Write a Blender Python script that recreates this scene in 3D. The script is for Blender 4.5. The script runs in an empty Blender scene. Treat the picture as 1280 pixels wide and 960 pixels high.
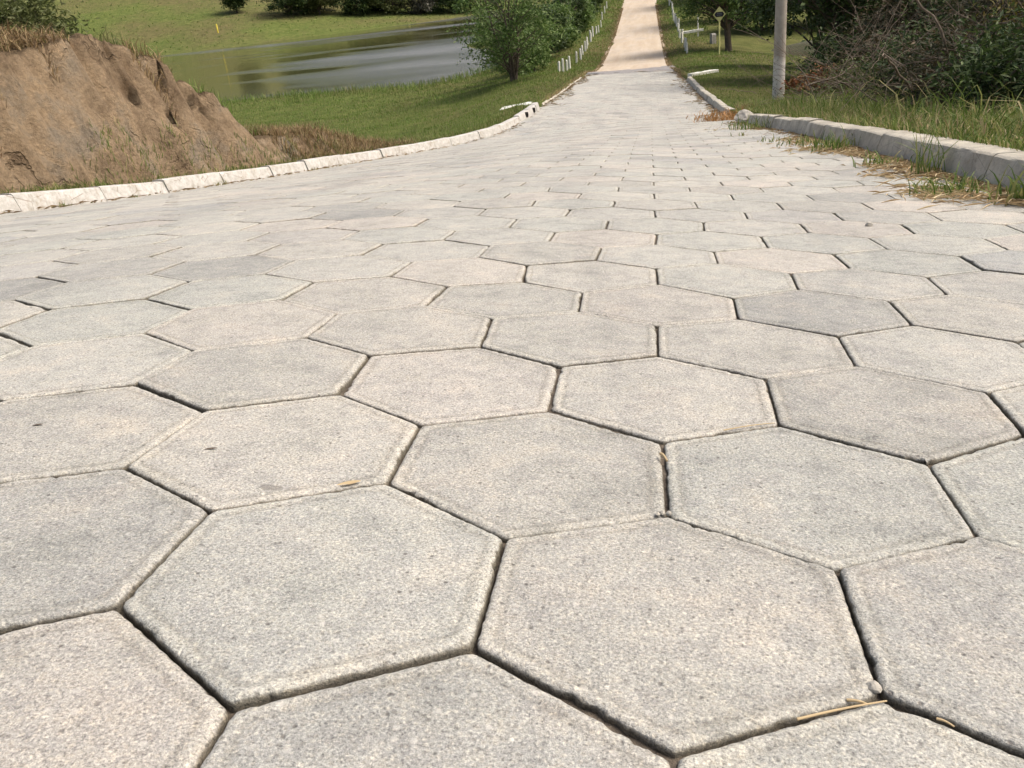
import bpy, math, random
import numpy as np
from mathutils import Matrix, Vector

R = math.radians
sc = bpy.context.scene
col = sc.collection
rng = np.random.default_rng(11)
random.seed(5)

# ------------------------------------------------------------------ camera
S = 0.18                                   # side of a paving hexagon, metres
def rot3(a, b, c):
    ca, sa, cb, sb, cc, s_c = math.cos(a), math.sin(a), math.cos(b), math.sin(b), math.cos(c), math.sin(c)
    X = np.array([[1, 0, 0], [0, ca, -sa], [0, sa, ca]]); Y = np.array([[cb, 0, sb], [0, 1, 0], [-sb, 0, cb]])
    Z = np.array([[cc, -s_c, 0], [s_c, cc, 0], [0, 0, 1]])
    return Z @ Y @ X
CAM_R = rot3(1.22580682, -0.01266778, 0.15363445)        # camera in the road's own tilted frame
CAM_P = np.array([-0.24603681, -3.55788408, 2.37321614]) * S
G = np.array([[0.99517147, 0.0, 0.0981516], [-0.01143047, 0.9931957, 0.11589498], [-0.09748375, -0.1164573, 0.98840003]])
CW = G @ CAM_P
cam = bpy.data.cameras.new('camera'); cam_o = bpy.data.objects.new('camera', cam); col.objects.link(cam_o)
mw = np.eye(4); mw[:3, :3] = G @ CAM_R; mw[:3, 3] = CW
cam_o.matrix_world = Matrix(mw.tolist())
cam.sensor_width = 36; cam.lens = 1055.305 / 1280 * 36; cam.clip_start = 0.02; cam.clip_end = 3000
sc.camera = cam_o

# ------------------------------------------------------------------ light
SUN_AZ, SUN_EL = R(84), R(55)              # azimuth from +Y towards +X
w = bpy.data.worlds.new('World'); sc.world = w; w.use_nodes = True
nt = w.node_tree; bgn = nt.nodes['Background']
sky = nt.nodes.new('ShaderNodeTexSky'); sky.sky_type = 'NISHITA'; sky.sun_disc = False
sky.sun_elevation = SUN_EL; sky.sun_rotation = SUN_AZ; sky.air_density = 1.0; sky.dust_density = 8.0; sky.ozone_density = 0.6
nt.links.new(sky.outputs[0], bgn.inputs[0]); bgn.inputs[1].default_value = 0.15
sl = bpy.data.lights.new('sun', 'SUN'); sl.energy = 1.7; sl.angle = R(25.0); sl.color = (1.0, 0.97, 0.935)
so = bpy.data.objects.new('sun', sl); col.objects.link(so)
sd = Vector((math.sin(SUN_AZ) * math.cos(SUN_EL), math.cos(SUN_AZ) * math.cos(SUN_EL), math.sin(SUN_EL)))
so.rotation_euler = sd.to_track_quat('Z', 'Y').to_euler()
sc.view_settings.view_transform = 'Standard'; sc.view_settings.look = 'None'
sc.view_settings.exposure = 0.38; sc.view_settings.gamma = 1.0; sc.view_settings.use_curve_mapping = False

# ------------------------------------------------------------------ helpers
def mesh_np(name, V, F, mat=None, smooth=False):
    me = bpy.data.meshes.new(name)
    V = np.asarray(V, dtype=np.float32)
    FL = F if isinstance(F, list) and np.ndim(F[0]) == 2 else [F]
    FL = [np.asarray(f, dtype=np.int32) for f in FL if len(f)]
    tot = np.concatenate([np.full(len(f), f.shape[1], np.int32) for f in FL])
    li = np.concatenate([f.ravel() for f in FL])
    st = np.concatenate([[0], np.cumsum(tot)[:-1]]).astype(np.int32)
    me.vertices.add(len(V)); me.vertices.foreach_set('co', V.ravel())
    me.loops.add(len(li)); me.loops.foreach_set('vertex_index', li)
    me.polygons.add(len(tot)); me.polygons.foreach_set('loop_start', st); me.polygons.foreach_set('loop_total', tot)
    if smooth: me.polygons.foreach_set('use_smooth', np.ones(len(tot), bool))
    me.update(calc_edges=True); me.validate()
    if mat: me.materials.append(mat)
    return me
def link(name, me, parent=None, **props):
    o = bpy.data.objects.new(name, me); col.objects.link(o)
    if parent: o.parent = parent
    for k, v in props.items(): o[k] = v
    return o
def thing(name, label, cat, loc=(0, 0, 0), rz=0, group=None):
    o = bpy.data.objects.new(name, None); col.objects.link(o); o.location = loc; o.rotation_euler = (0, 0, rz)
    o.empty_display_size = 0.2
    o['label'] = label; o['category'] = cat
    if group: o['group'] = group
    return o
def tubes(paths, sides=6):
    """paths: list of (points (n,3), radii (n,)) -> V, F"""
    VV, FF, off = [], [], 0
    ang = np.arange(sides) / sides * 2 * math.pi
    for P, r in paths:
        P = np.asarray(P, float); n = len(P); r = np.broadcast_to(r, (n,))
        T = np.gradient(P, axis=0); T /= np.linalg.norm(T, axis=1)[:, None] + 1e-9
        ref = np.array([0.31, 0.2, 0.93]) if abs(T[0][2]) < 0.8 else np.array([1.0, 0.1, 0.05])
        A = np.cross(T, ref); A /= np.linalg.norm(A, axis=1)[:, None] + 1e-9
        B = np.cross(T, A)
        ring = P[:, None] + (A[:, None] * np.cos(ang)[None, :, None] + B[:, None] * np.sin(ang)[None, :, None]) * r[:, None, None]
        VV.append(ring.reshape(-1, 3))
        i = np.arange(n - 1)[:, None] * sides; k = np.arange(sides)[None]
        a = i + k; b = i + (k + 1) % sides
        FF.append(np.stack([a, b, b + sides, a + sides], -1).reshape(-1, 4) + off); off += n * sides
    return np.concatenate(VV), np.concatenate(FF)
def smooth01(t): t = np.clip(t, 0, 1); return t * t * (3 - 2 * t)
def vnoise(x, y, seed=0):
    """cheap value noise"""
    xi = np.floor(x).astype(np.int64); yi = np.floor(y).astype(np.int64); fx = x - xi; fy = y - yi
    fx = fx * fx * (3 - 2 * fx); fy = fy * fy * (3 - 2 * fy)
    def h(a, b):
        n = (a * 374761393 + b * 668265263 + seed * 974634777) & 0xffffffff
        n = ((n ^ (n >> 13)) * 1274126177) & 0xffffffff
        return ((n ^ (n >> 16)) & 0xffff) / 65535.0
    return (h(xi, yi) * (1 - fx) + h(xi + 1, yi) * fx) * (1 - fy) + (h(xi, yi + 1) * (1 - fx) + h(xi + 1, yi + 1) * fx) * fy
def fbm(x, y, seed=0, o=4):
    s = 0; a = 0.5
    for i in range(o):
        s = s + a * (vnoise(x, y, seed + i) - 0.5) * 2; x = x * 2.03 + 7.1; y = y * 2.03 + 3.3; a *= 0.5
    return s

# ------------------------------------------------------------------ materials
class NM:
    def __init__(self, name):
        self.m = bpy.data.materials.new(name); self.m.use_nodes = True; self.t = self.m.node_tree
        self.b = self.t.nodes['Principled BSDF']; self.out = self.t.nodes['Material Output']
    def n(self, typ, **kw):
        nd = self.t.nodes.new(typ)
        for k, v in kw.items():
            if k.startswith('i_'):
                key = k[2:]; key = int(key) if key.isdigit() else key
                nd.inputs[key].default_value = v
            else: setattr(nd, k, v)
        return nd
    def l(self, a, b): self.t.links.new(a, b)
    def pos(self):
        if not hasattr(self, '_p'): self._p = self.n('ShaderNodeNewGeometry')
        return self._p.outputs['Position']
    def isl(self): self.pos(); return self._p.outputs['Random Per Island']
    def noise(self, scale, detail=4, rough=0.55, vec=None, dist=0.0):
        nd = self.n('ShaderNodeTexNoise'); nd.inputs['Scale'].default_value = scale; nd.inputs['Detail'].default_value = detail
        nd.inputs['Roughness'].default_value = rough; nd.inputs['Distortion'].default_value = dist
        self.l(vec or self.pos(), nd.inputs['Vector']); return nd.outputs[0]
    def voro(self, scale, feat='F1', vec=None, out=0):
        nd = self.n('ShaderNodeTexVoronoi', feature=feat); nd.inputs['Scale'].default_value = scale
        self.l(vec or self.pos(), nd.inputs['Vector']); return nd.outputs[out]
    def ramp(self, fac, stops):
        nd = self.n('ShaderNodeValToRGB'); cr = nd.color_ramp
        while len(cr.elements) > 1: cr.elements.remove(cr.elements[-1])
        for i, (p, c) in enumerate(stops):
            e = cr.elements[0] if i == 0 else cr.elements.new(p)
            e.position = p; c = c if isinstance(c, (tuple, list)) else (c, c, c); e.color = (*c[:3], 1)
        self.l(fac, nd.inputs[0]); return nd.outputs[0]
    def mix(self, fac, a, b, mode='MIX'):
        nd = self.n('ShaderNodeMix', data_type='RGBA', blend_type=mode)
        for s, v in ((nd.inputs[0], fac), (nd.inputs[6], a), (nd.inputs[7], b)):
            if hasattr(v, 'is_linked'): self.l(v, s)
            elif isinstance(v, (tuple, list)): s.default_value = (*v[:3], 1)
            else: s.default_value = v
        return nd.outputs[2]
    def math(self, op, a, b=None):
        nd = self.n('ShaderNodeMath', operation=op)
        for i, v in enumerate((a, b)):
            if v is None: continue
            if hasattr(v, 'is_linked'): self.l(v, nd.inputs[i])
            else: nd.inputs[i].default_value = v
        return nd.outputs[0]
    def bump(self, h, strength=0.5, dist=0.01, prev=None):
        nd = self.n('ShaderNodeBump'); nd.inputs['Strength'].default_value = strength; nd.inputs['Distance'].default_value = dist
        self.l(h, nd.inputs['Height'])
        if prev: self.l(prev, nd.inputs['Normal'])
        return nd.outputs[0]
    def scaled(self, sx, sy, sz, rot=(0, 0, 0)):
        nd = self.n('ShaderNodeMapping'); nd.inputs['Scale'].default_value = (sx, sy, sz); nd.inputs['Rotation'].default_value = rot
        self.l(self.pos(), nd.inputs['Vector']); return nd.outputs[0]
    def fin(self, colr, rough=0.9, normal=None, spec=0.25):
        if hasattr(colr, 'is_linked'): self.l(colr, self.b.inputs['Base Color'])
        else: self.b.inputs['Base Color'].default_value = (*colr, 1)
        if hasattr(rough, 'is_linked'): self.l(rough, self.b.inputs['Roughness'])
        else: self.b.inputs['Roughness'].default_value = rough
        self.b.inputs['Specular IOR Level'].default_value = spec
        if normal: self.l(normal, self.b.inputs['Normal'])
        return self.m

def mat_concrete():
    m = NM('paver_concrete')
    oi = m.n('ShaderNodeObjectInfo')
    rnd = m.math('FRACT', m.math('ADD', m.math('MULTIPLY', oi.outputs['Random'], 7.31), m.isl()))
    tone = m.ramp(rnd, [(0, (0.315, 0.317, 0.3)), (0.2, (0.405, 0.402, 0.372)), (0.4, (0.37, 0.377, 0.35)), (0.6, (0.425, 0.415, 0.38)), (0.75, (0.36, 0.357, 0.33)), (0.9, (0.435, 0.414, 0.378)), (1, (0.335, 0.345, 0.335))])
    # offset the pattern for each block so that no two look alike
    off = m.n('ShaderNodeVectorMath', operation='ADD'); cmb = m.n('ShaderNodeCombineXYZ')
    m.l(m.math('MULTIPLY', rnd, 37.0), cmb.inputs[0]); m.l(m.math('MULTIPLY', rnd, 91.0), cmb.inputs[1])
    m.l(m.pos(), off.inputs[0]); m.l(cmb.outputs[0], off.inputs[1]); v = off.outputs[0]
    blotch = m.ramp(m.noise(9, 4, 0.6, v), [(0.28, (0.78, 0.795, 0.795)), (0.42, (0.94, 0.945, 0.94)), (0.55, (1, 1, 1)), (0.72, (1.1, 1.06, 1.02))])
    c = m.mix(1.0, tone, blotch, 'MULTIPLY')
    tyre = m.ramp(m.noise(0.9, 4, 0.6, m.scaled(2.2, 0.6, 1)), [(0.32, (0.86, 0.86, 0.87)), (0.5, (1, 1, 1)), (0.7, (1.05, 1.04, 1.03))]); c = m.mix(1.0, c, tyre, 'MULTIPLY')
    worn = m.ramp(m.noise(28, 5, 0.65, v), [(0.36, (0.86, 0.86, 0.87)), (0.5, (1, 1, 1)), (0.66, (1.07, 1.05, 1.02))])
    c = m.mix(0.9, c, worn, 'MULTIPLY')
    g1 = m.noise(380, 3, 0.85, v)
    c = m.mix(1.0, c, m.ramp(g1, [(0.34, (0.42, 0.42, 0.43)), (0.44, (0.86, 0.86, 0.86)), (0.55, (1.07, 1.07, 1.06)), (0.64, (1.55, 1.52, 1.46))]), 'MULTIPLY')
    # sand grains, pale flecks and dark pits
    vc = m.n('ShaderNodeTexVoronoi'); vc.inputs['Scale'].default_value = 230; vc.inputs['Randomness'].default_value = 1.0; m.l(v, vc.inputs['Vector'])
    hue = m.ramp(vc.outputs['Color'], [(0.0, (0.5, 0.48, 0.46)), (0.2, (0.85, 0.84, 0.82)), (0.5, (1.0, 0.99, 0.97)), (0.75, (1.1, 1.06, 1.0)), (0.88, (1.28, 1.24, 1.18)), (1.0, (1.6, 1.57, 1.5))])
    c = m.mix(m.ramp(vc.outputs['Distance'], [(0.35, 0.85), (0.6, 0.0)]), c, m.mix(1.0, c, hue, 'MULTIPLY'))
    vf = m.n('ShaderNodeTexVoronoi'); vf.inputs['Scale'].default_value = 95; m.l(v, vf.inputs['Vector'])
    pickf = m.math('MULTIPLY', m.ramp(vf.outputs['Distance'], [(0.2, 1.0), (0.34, 0.0)]), m.ramp(vf.outputs['Color'], [(0.76, 0.0), (0.8, 1.0)]))
    c = m.mix(m.math('MULTIPLY', pickf, 0.35), c, (0.64, 0.61, 0.56))
    pit = m.math('MULTIPLY', m.ramp(vf.outputs['Distance'], [(0.1, 1.0), (0.24, 0.0)]), m.ramp(vf.outputs['Color'], [(0.22, 1.0), (0.26, 0.0)]))
    c = m.mix(m.math('MULTIPLY', pit, 0.75), c, (0.12, 0.11, 0.1))
    # a damp oval stain on one block
    sub = m.n('ShaderNodeVectorMath', operation='SUBTRACT'); m.l(m.pos(), sub.inputs[0]); sub.inputs[1].default_value = STAIN
    mp = m.n('ShaderNodeMapping'); mp.inputs['Rotation'].default_value = (0, 0, R(-38)); mp.inputs['Scale'].default_value = (1 / 0.027, 1 / 0.0125, 4); m.l(sub.outputs[0], mp.inputs['Vector'])
    ln = m.n('ShaderNodeVectorMath', operation='LENGTH'); m.l(mp.outputs[0], ln.inputs[0])
    d = m.math('ADD', ln.outputs['Value'], m.math('MULTIPLY', m.noise(60, 3), 0.8))
    c = m.mix(m.ramp(d, [(0.95, 0.5), (1.35, 0.0)]), c, (0.13, 0.12, 0.105))
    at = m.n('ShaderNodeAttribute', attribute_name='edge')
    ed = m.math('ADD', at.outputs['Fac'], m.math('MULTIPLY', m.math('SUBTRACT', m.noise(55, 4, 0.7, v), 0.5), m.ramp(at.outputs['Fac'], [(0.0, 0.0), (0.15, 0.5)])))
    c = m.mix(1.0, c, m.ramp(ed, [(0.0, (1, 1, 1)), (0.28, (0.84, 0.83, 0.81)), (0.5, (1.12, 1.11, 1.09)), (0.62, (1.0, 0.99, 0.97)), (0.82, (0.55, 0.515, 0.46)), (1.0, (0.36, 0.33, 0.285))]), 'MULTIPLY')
    h = m.math('ADD', m.math('MULTIPLY', g1, 0.8), m.math('MULTIPLY', m.noise(90, 4, 0.7, v), 0.8))
    h = m.math('SUBTRACT', h, m.math('MULTIPLY', pit, 0.6))
    nrm = m.bump(h, 0.6, 0.005)
    return m.fin(c, 0.93, nrm, 0.15)
def mat_soil():
    m = NM('joint_soil')
    c = m.ramp(m.noise(60, 5, 0.7), [(0.3, (0.06, 0.05, 0.04)), (0.55, (0.12, 0.1, 0.078)), (0.75, (0.22, 0.19, 0.15))])
    sep = m.n('ShaderNodeSeparateXYZ'); m.l(m.pos(), sep.inputs[0])
    sand = m.math('ADD', m.math('MULTIPLY', sep.outputs[1], 0.16), m.math('SUBTRACT', m.noise(1.6, 3), 0.85))
    c = m.mix(m.ramp(sand, [(0.0, 0.0), (0.8, 0.9)]), c, m.ramp(m.noise(40, 4, 0.7), [(0.3, (0.25, 0.22, 0.18)), (0.7, (0.38, 0.345, 0.29))]))   # pale sand washed into the joints lower down the slope
    return m.fin(c, 1.0, m.bump(m.noise(150, 3, 0.7), 0.8, 0.006), 0.1)
def mat_painted_kerb():
    m = NM('whitewashed_kerb')
    c = m.ramp(m.noise(14, 5, 0.7), [(0.3, (0.34, 0.325, 0.285)), (0.5, (0.48, 0.465, 0.43)), (0.7, (0.58, 0.565, 0.53))])
    wear = m.math('ADD', m.noise(5, 6, 0.75), m.math('MULTIPLY', m.noise(30, 4, 0.7), 0.3))
    c = m.mix(m.ramp(wear, [(0.68, 0.0), (0.82, 0.85)]), c, (0.34, 0.3, 0.24))
    c = m.mix(m.ramp(m.noise(3.1, 5, 0.7), [(0.66, 0.0), (0.74, 0.55)]), c, (0.5, 0.34, 0.22))
    ve = m.voro(3.2, 'DISTANCE_TO_EDGE', m.scaled(1, 1, 1.6))
    c = m.mix(m.math('MULTIPLY', m.ramp(ve, [(0.0, 0.8), (0.02, 0.0)]), m.ramp(m.noise(4, 3), [(0.45, 0.0), (0.55, 1.0)])), c, (0.2, 0.16, 0.12))
    c = m.mix(m.ramp(m.noise(55, 4, 0.75), [(0.56, 0.0), (0.68, 0.6)]), c, (0.22, 0.19, 0.15))
    return m.fin(c, 0.9, m.bump(m.noise(45, 5, 0.7), 0.5, 0.012), 0.2)
def mat_grey_kerb():
    m = NM('grey_kerb_concrete')
    c = m.ramp(m.noise(6, 5, 0.65), [(0.3, (0.34, 0.31, 0.25)), (0.5, (0.49, 0.455, 0.375)), (0.72, (0.6, 0.56, 0.46))])
    c = m.mix(m.ramp(m.noise(26, 5, 0.7), [(0.56, 0.0), (0.7, 0.7)]), c, (0.22, 0.2, 0.165))
    c = m.mix(m.ramp(m.noise(2.6, 8, 0.75), [(0.52, 0.0), (0.64, 0.55)]), c, (0.26, 0.235, 0.19))
    c = m.mix(m.ramp(m.voro(5, 'DISTANCE_TO_EDGE', m.scaled(1, 0.8, 1.3)), [(0.0, 0.5), (0.012, 0.0)]), c, (0.12, 0.11, 0.1))
    return m.fin(c, 0.92, m.bump(m.math('ADD', m.noise(30, 6, 0.75), m.math('MULTIPLY', m.noise(150, 3), 0.6)), 0.7, 0.014), 0.2)
def mat_ground():
    m = NM('grassy_ground')
    n1 = m.noise(0.035, 5, 0.65); n2 = m.noise(1.1, 5, 0.65); n3 = m.noise(12, 4, 0.7)
    g = m.ramp(n2, [(0.3, (0.075, 0.1, 0.028)), (0.5, (0.12, 0.15, 0.042)), (0.7, (0.17, 0.185, 0.062))])
    g = m.mix(m.ramp(n1, [(0.42, 0.0), (0.58, 0.85)]), g, m.ramp(n2, [(0.3, (0.11, 0.1, 0.045)), (0.7, (0.19, 0.16, 0.075))]))
    g = m.mix(0.8, g, m.ramp(n3, [(0.3, (0.6, 0.6, 0.6)), (0.6, (1.1, 1.1, 1.05))]), 'MULTIPLY')
    return m.fin(g, 1.0, m.bump(m.math('ADD', m.noise(3, 5, 0.7), m.noise(25, 4, 0.7)), 0.8, 0.12), 0.05)
def mat_dirt():
    m = NM('packed_dirt')
    st = m.noise(1.0, 5, 0.6, m.scaled(2.4, 0.16, 1))
    c = m.ramp(st, [(0.3, (0.43, 0.345, 0.25)), (0.5, (0.48, 0.4, 0.3)), (0.7, (0.52, 0.45, 0.355))])
    c = m.mix(m.ramp(m.noise(0.35, 4), [(0.5, 0.0), (0.65, 0.35)]), c, (0.52, 0.47, 0.41))
    c = m.mix(m.ramp(m.noise(0.8, 6, 0.7, m.scaled(1.6, 0.5, 1)), [(0.5, 0.0), (0.62, 0.7)]), c, (0.42, 0.36, 0.29))
    c = m.mix(0.7, c, m.ramp(m.noise(14, 4, 0.7), [(0.3, (0.75, 0.74, 0.73)), (0.6, (1.05, 1.05, 1.05))]), 'MULTIPLY')
    return m.fin(c, 1.0, m.bump(m.noise(10, 5, 0.7), 0.5, 0.03), 0.08)
def mat_gravel():
    m = NM('grey_gravel')
    c = m.ramp(m.noise(7, 5, 0.75), [(0.3, (0.19, 0.182, 0.178)), (0.7, (0.31, 0.295, 0.285))])
    return m.fin(c, 1.0, m.bump(m.noise(25, 4, 0.7), 0.7, 0.03), 0.1)
def mat_clay():
    m = NM('clay_bank')
    n = m.noise(1.5, 12, 0.68); st = m.noise(2.6, 10, 0.72, m.scaled(1.5, 1.5, 0.3), 0.8)
    c = m.ramp(n, [(0.3, (0.12, 0.082, 0.05)), (0.42, (0.2, 0.147, 0.095)), (0.52, (0.285, 0.215, 0.14)), (0.6, (0.245, 0.2, 0.145)), (0.72, (0.195, 0.172, 0.138))])
    c = m.mix(0.85, c, m.ramp(st, [(0.32, (0.55, 0.52, 0.48)), (0.47, (1, 1, 1)), (0.7, (1.22, 1.18, 1.1))]), 'MULTIPLY')
    c = m.mix(0.6, c, m.ramp(m.noise(26, 8, 0.8), [(0.36, (0.55, 0.52, 0.5)), (0.5, (1, 1, 1)), (0.64, (1.28, 1.24, 1.18))]), 'MULTIPLY')
    sep = m.n('ShaderNodeSeparateXYZ'); m.l(m._p.outputs['Normal'], sep.inputs[0])
    flat = m.math('ADD', sep.outputs[2], m.math('MULTIPLY', m.math('SUBTRACT', m.noise(4, 6, 0.7), 0.5), 0.8))
    top = m.ramp(m.noise(9, 8, 0.75), [(0.3, (0.06, 0.042, 0.027)), (0.5, (0.13, 0.095, 0.058)), (0.7, (0.21, 0.16, 0.1))])
    c = m.mix(m.ramp(flat, [(0.6, 0.0), (0.78, 1.0)]), c, top)
    ve = m.n('ShaderNodeTexVoronoi', feature='DISTANCE_TO_EDGE'); ve.inputs['Scale'].default_value = 2.2
    wob = m.n('ShaderNodeVectorMath', operation='MULTIPLY_ADD'); nz = m.n('ShaderNodeTexNoise'); nz.inputs['Scale'].default_value = 3.0; nz.inputs['Detail'].default_value = 6; m.l(m.pos(), nz.inputs['Vector'])
    m.l(nz.outputs['Color'], wob.inputs[0]); wob.inputs[1].default_value = (0.5, 0.5, 0.5); m.l(m.scaled(1, 1, 0.5), wob.inputs[2]); m.l(wob.outputs[0], ve.inputs['Vector'])
    crack = m.math('MULTIPLY', m.ramp(ve.outputs['Distance'], [(0.006, 1.0), (0.028, 0.0)]), m.ramp(m.noise(1.7, 4), [(0.5, 0.0), (0.62, 0.45)]))
    c = m.mix(crack, c, (0.085, 0.058, 0.036))
    h = m.math('SUBTRACT', m.math('ADD', m.noise(5, 10, 0.72), m.math('MULTIPLY', m.noise(34, 5, 0.75), 0.3)), m.math('MULTIPLY', crack, 0.8))
    return m.fin(c, 1.0, m.bump(h, 1.0, 0.08), 0.08)
def mat_water():
    m = NM('pond_water')
    patch = m.noise(0.021, 3, 0.5, m.scaled(1.0, 2.2, 1, (0, 0, R(24))))
    wind = m.ramp(patch, [(0.45, 0.0), (0.62, 1.0)])
    hgt = m.math('ADD', m.noise(1.0, 5, 0.75, m.scaled(1, 1.4, 1, (0, 0, R(20)))), m.math('MULTIPLY', m.noise(0.35, 4, 0.6), 0.8))
    bm_ = m.n('ShaderNodeBump'); bm_.inputs['Distance'].default_value = 0.3
    m.l(hgt, bm_.inputs['Height']); m.l(m.math('ADD', m.math('MULTIPLY', wind, 0.45), 0.03), bm_.inputs['Strength'])
    c = m.mix(wind, (0.045, 0.044, 0.017), (0.15, 0.15, 0.135))  # sky reflection on the ruffled patches painted in as a greyer base colour
    m.b.inputs['IOR'].default_value = 1.33
    return m.fin(c, m.math('ADD', m.math('MULTIPLY', wind, 0.22), 0.05), bm_.outputs[0], 0.5)
def leafy(name, stops, trans=0.3, patch=None):
    m = NM(name)
    c = m.ramp(m.isl(), stops)
    if patch: c = m.mix(m.ramp(m.noise(patch[0], 3, 0.6), [(0.48, 0.0), (0.62, 1.0)]), c, m.ramp(m.isl(), patch[1]))
    m.fin(c, 0.6, None, 0.3)
    tr = m.n('ShaderNodeBsdfTranslucent'); m.l(c, tr.inputs[0])
    mx = m.n('ShaderNodeMixShader'); mx.inputs[0].default_value = trans
    m.l(m.b.outputs[0], mx.inputs[1]); m.l(tr.outputs[0], mx.inputs[2]); m.l(mx.outputs[0], m.out.inputs[0])
    return m.m
def mat_bark(name, a, b):
    m = NM(name); c = m.ramp(m.noise(9, 5, 0.7, m.scaled(3, 3, 0.7)), [(0.3, a), (0.7, b)])
    return m.fin(c, 0.95, m.bump(m.noise(20, 4, 0.7, m.scaled(3, 3, 0.6)), 0.6, 0.02), 0.1)
def mat_plain(name, a, b, scale=20, rough=0.85, bumpd=0.004):
    m = NM(name); c = m.ramp(m.noise(scale, 5, 0.65), [(0.35, a), (0.65, b)])
    return m.fin(c, rough, m.bump(m.noise(scale * 4, 4, 0.7), 0.4, bumpd), 0.25)
def mat_pole():
    m = NM('pole_concrete')
    sep = m.n('ShaderNodeSeparateXYZ'); m.l(m.pos(), sep.inputs[0])
    base = m.ramp(m.noise(6, 5, 0.7), [(0.3, (0.3, 0.265, 0.22)), (0.7, (0.44, 0.39, 0.33))])
    wash = m.ramp(m.math('ADD', m.math('MULTIPLY', m.math('ADD', sep.outputs[2], 1.62), -2.2), m.math('MULTIPLY', m.noise(9, 4, 0.7), 0.9)), [(0.25, 0.0), (0.6, 0.85)])
    c = m.mix(wash, base, (0.66, 0.63, 0.58))
    spots = m.math('MULTIPLY', m.ramp(m.noise(11, 5, 0.75), [(0.57, 0.0), (0.62, 1.0)]), wash)
    c = m.mix(spots, c, (0.07, 0.065, 0.06))
    return m.fin(c, 0.9, m.bump(m.noise(40, 4), 0.4, 0.006), 0.2)

# stain centre filled below once the road surface is known
# ------------------------------------------------------------------ the lie of the land
PC = [0.0236257, 0.22091801, -0.15345728, 0.16779302, -0.07005517, 0.01044696]
def zr(x, y):
    xc = np.clip(x, -11, 11); yc = np.minimum(y, 40.0)
    def P(x, y):
        X = x / 8; Y = y / 20
        return PC[0] * X * X + PC[1] * X * Y + PC[2] * Y * Y + PC[3] * X ** 3 + PC[4] * X * X * Y + PC[5] * Y ** 3
    e = 1e-3
    return P(xc, yc) + (P(xc + e, yc) - P(xc - e, yc)) / (2 * e) * (x - xc)
def lat2w(x, y):
    """lattice (block-side units on the road) -> world XY"""
    z = np.clip(zr(x, y), -1.2, 1.0)
    q = np.stack([x, y, z], -1) * S @ G.T
    return q
class TPS:
    def __init__(self, P, sm=1e-4):
        P = np.array(P, float); self.c = P[:, :2] / 20; n = len(P)
        K = self.k(self.c, self.c) + sm * np.eye(n); A = np.c_[np.ones(n), self.c]
        Mx = np.zeros((n + 3, n + 3)); Mx[:n, :n] = K; Mx[:n, n:] = A; Mx[n:, :n] = A.T
        self.w = np.linalg.solve(Mx, np.r_[P[:, 2], 0, 0, 0]); self.n = n
    def k(self, a, b):
        r2 = ((a[:, None] - b[None]) ** 2).sum(-1); return 0.5 * r2 * np.log(r2 + 1e-12)
    def __call__(self, X, Y):
        X, Y = np.broadcast_arrays(np.asarray(X, float), np.asarray(Y, float)); sh = X.shape
        q = np.c_[X.ravel(), Y.ravel()] / 20; out = np.empty(len(q))
        for i in range(0, len(q), 20000):
            b = q[i:i + 20000]; out[i:i + 20000] = self.k(b, self.c) @ self.w[:self.n] + np.c_[np.ones(len(b)), b] @ self.w[self.n:]
        return out.reshape(sh)
LEFT = [(-4.75, -6, 0.75), (-4.75, -3, 0.38), (-4.74, 0, 0.03), (-4.74, 2.5, -0.28), (-4.74, 4.92, -0.66), (-4.76, 6.07, -0.86), (-4.77, 7.84, -1.15), (-4.64, 9.97, -1.47), (-4.14, 12.39, -1.79), (-3.54, 14.21, -2.0),
        (-2.92, 15.64, -2.09), (-2.65, 17.04, -2.12), (-2.55, 18.3, -2.17), (-2.55, 20.71, -2.28), (-2.6, 29.45, -2.85), (-2.62, 37.63, -3.4)]
RIGHT = [(1.42, -6, 0.5), (1.42, -3, 0.2), (1.4, 0, -0.12), (1.38, 2.95, -0.45), (1.36, 3.9, -0.56), (1.36, 5.5, -0.76), (1.36, 7.83, -1.07), (1.3, 9.5, -1.29), (1.22, 10.93, -1.47), (1.3, 14, -1.88), (1.3, 17.48, -2.27), (1.25, 22.92, -2.68), (1.18, 30.0, -3.12), (0.9, 38.12, -3.6)]
CENT = [(-0.16, 10.87, -1.40), (-0.42, 18.28, -2.25), (-0.71, 29.73, -2.99), (-0.98, 37.89, -3.5), (-0.9, 44.47, -3.91), (-1.1, 54, -4.0), (-1.16, 64.77, -3.81), (-1.2, 80, -3.35), (-1.22, 99.12, -2.72), (-1.0, 150, 0.2), (0.5, 250, 8.0)]
near = []
for y in (-22, -12, -4, 0, 5, 10, 16, 22, 30, 37):
    for x in (-9, -6, -3, 0, 3, 6):
        q = lat2w(np.array(float(x)), np.array(float(y))); near.append(tuple(q))
side = [(a - 1.9 if s < 0 else a + 1.9, b, c) for s, L in ((-1, LEFT[-4:]), (1, RIGHT[-4:])) for a, b, c in L]
road_ctl = near + LEFT + RIGHT + CENT + [(X, Y + 0.0, Z) for (x0, Y, Z) in CENT[4:] for X in (x0 - 3.5, x0 + 3.5)]
Hp = TPS(road_ctl, 2e-5)
ly = np.array([p[1] for p in LEFT]); lx = np.array([p[0] for p in LEFT])
ry = np.array([p[1] for p in RIGHT]); rx = np.array([p[0] for p in RIGHT])
cy_ = np.array([37.9, 44.5, 64.8, 99, 150, 250, 900.]); cl_ = np.array([-2.62, -2.6, -2.5, -2.55, -2.5, -1.5, -1.5]); cr_ = np.array([0.9, 0.85, 0.8, 0.75, 0.9, 2, 2])
def XL(Y): Y = np.asarray(Y, float); return np.where(Y < 37.7, np.interp(Y, ly, lx), np.interp(Y, cy_, cl_))
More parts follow.
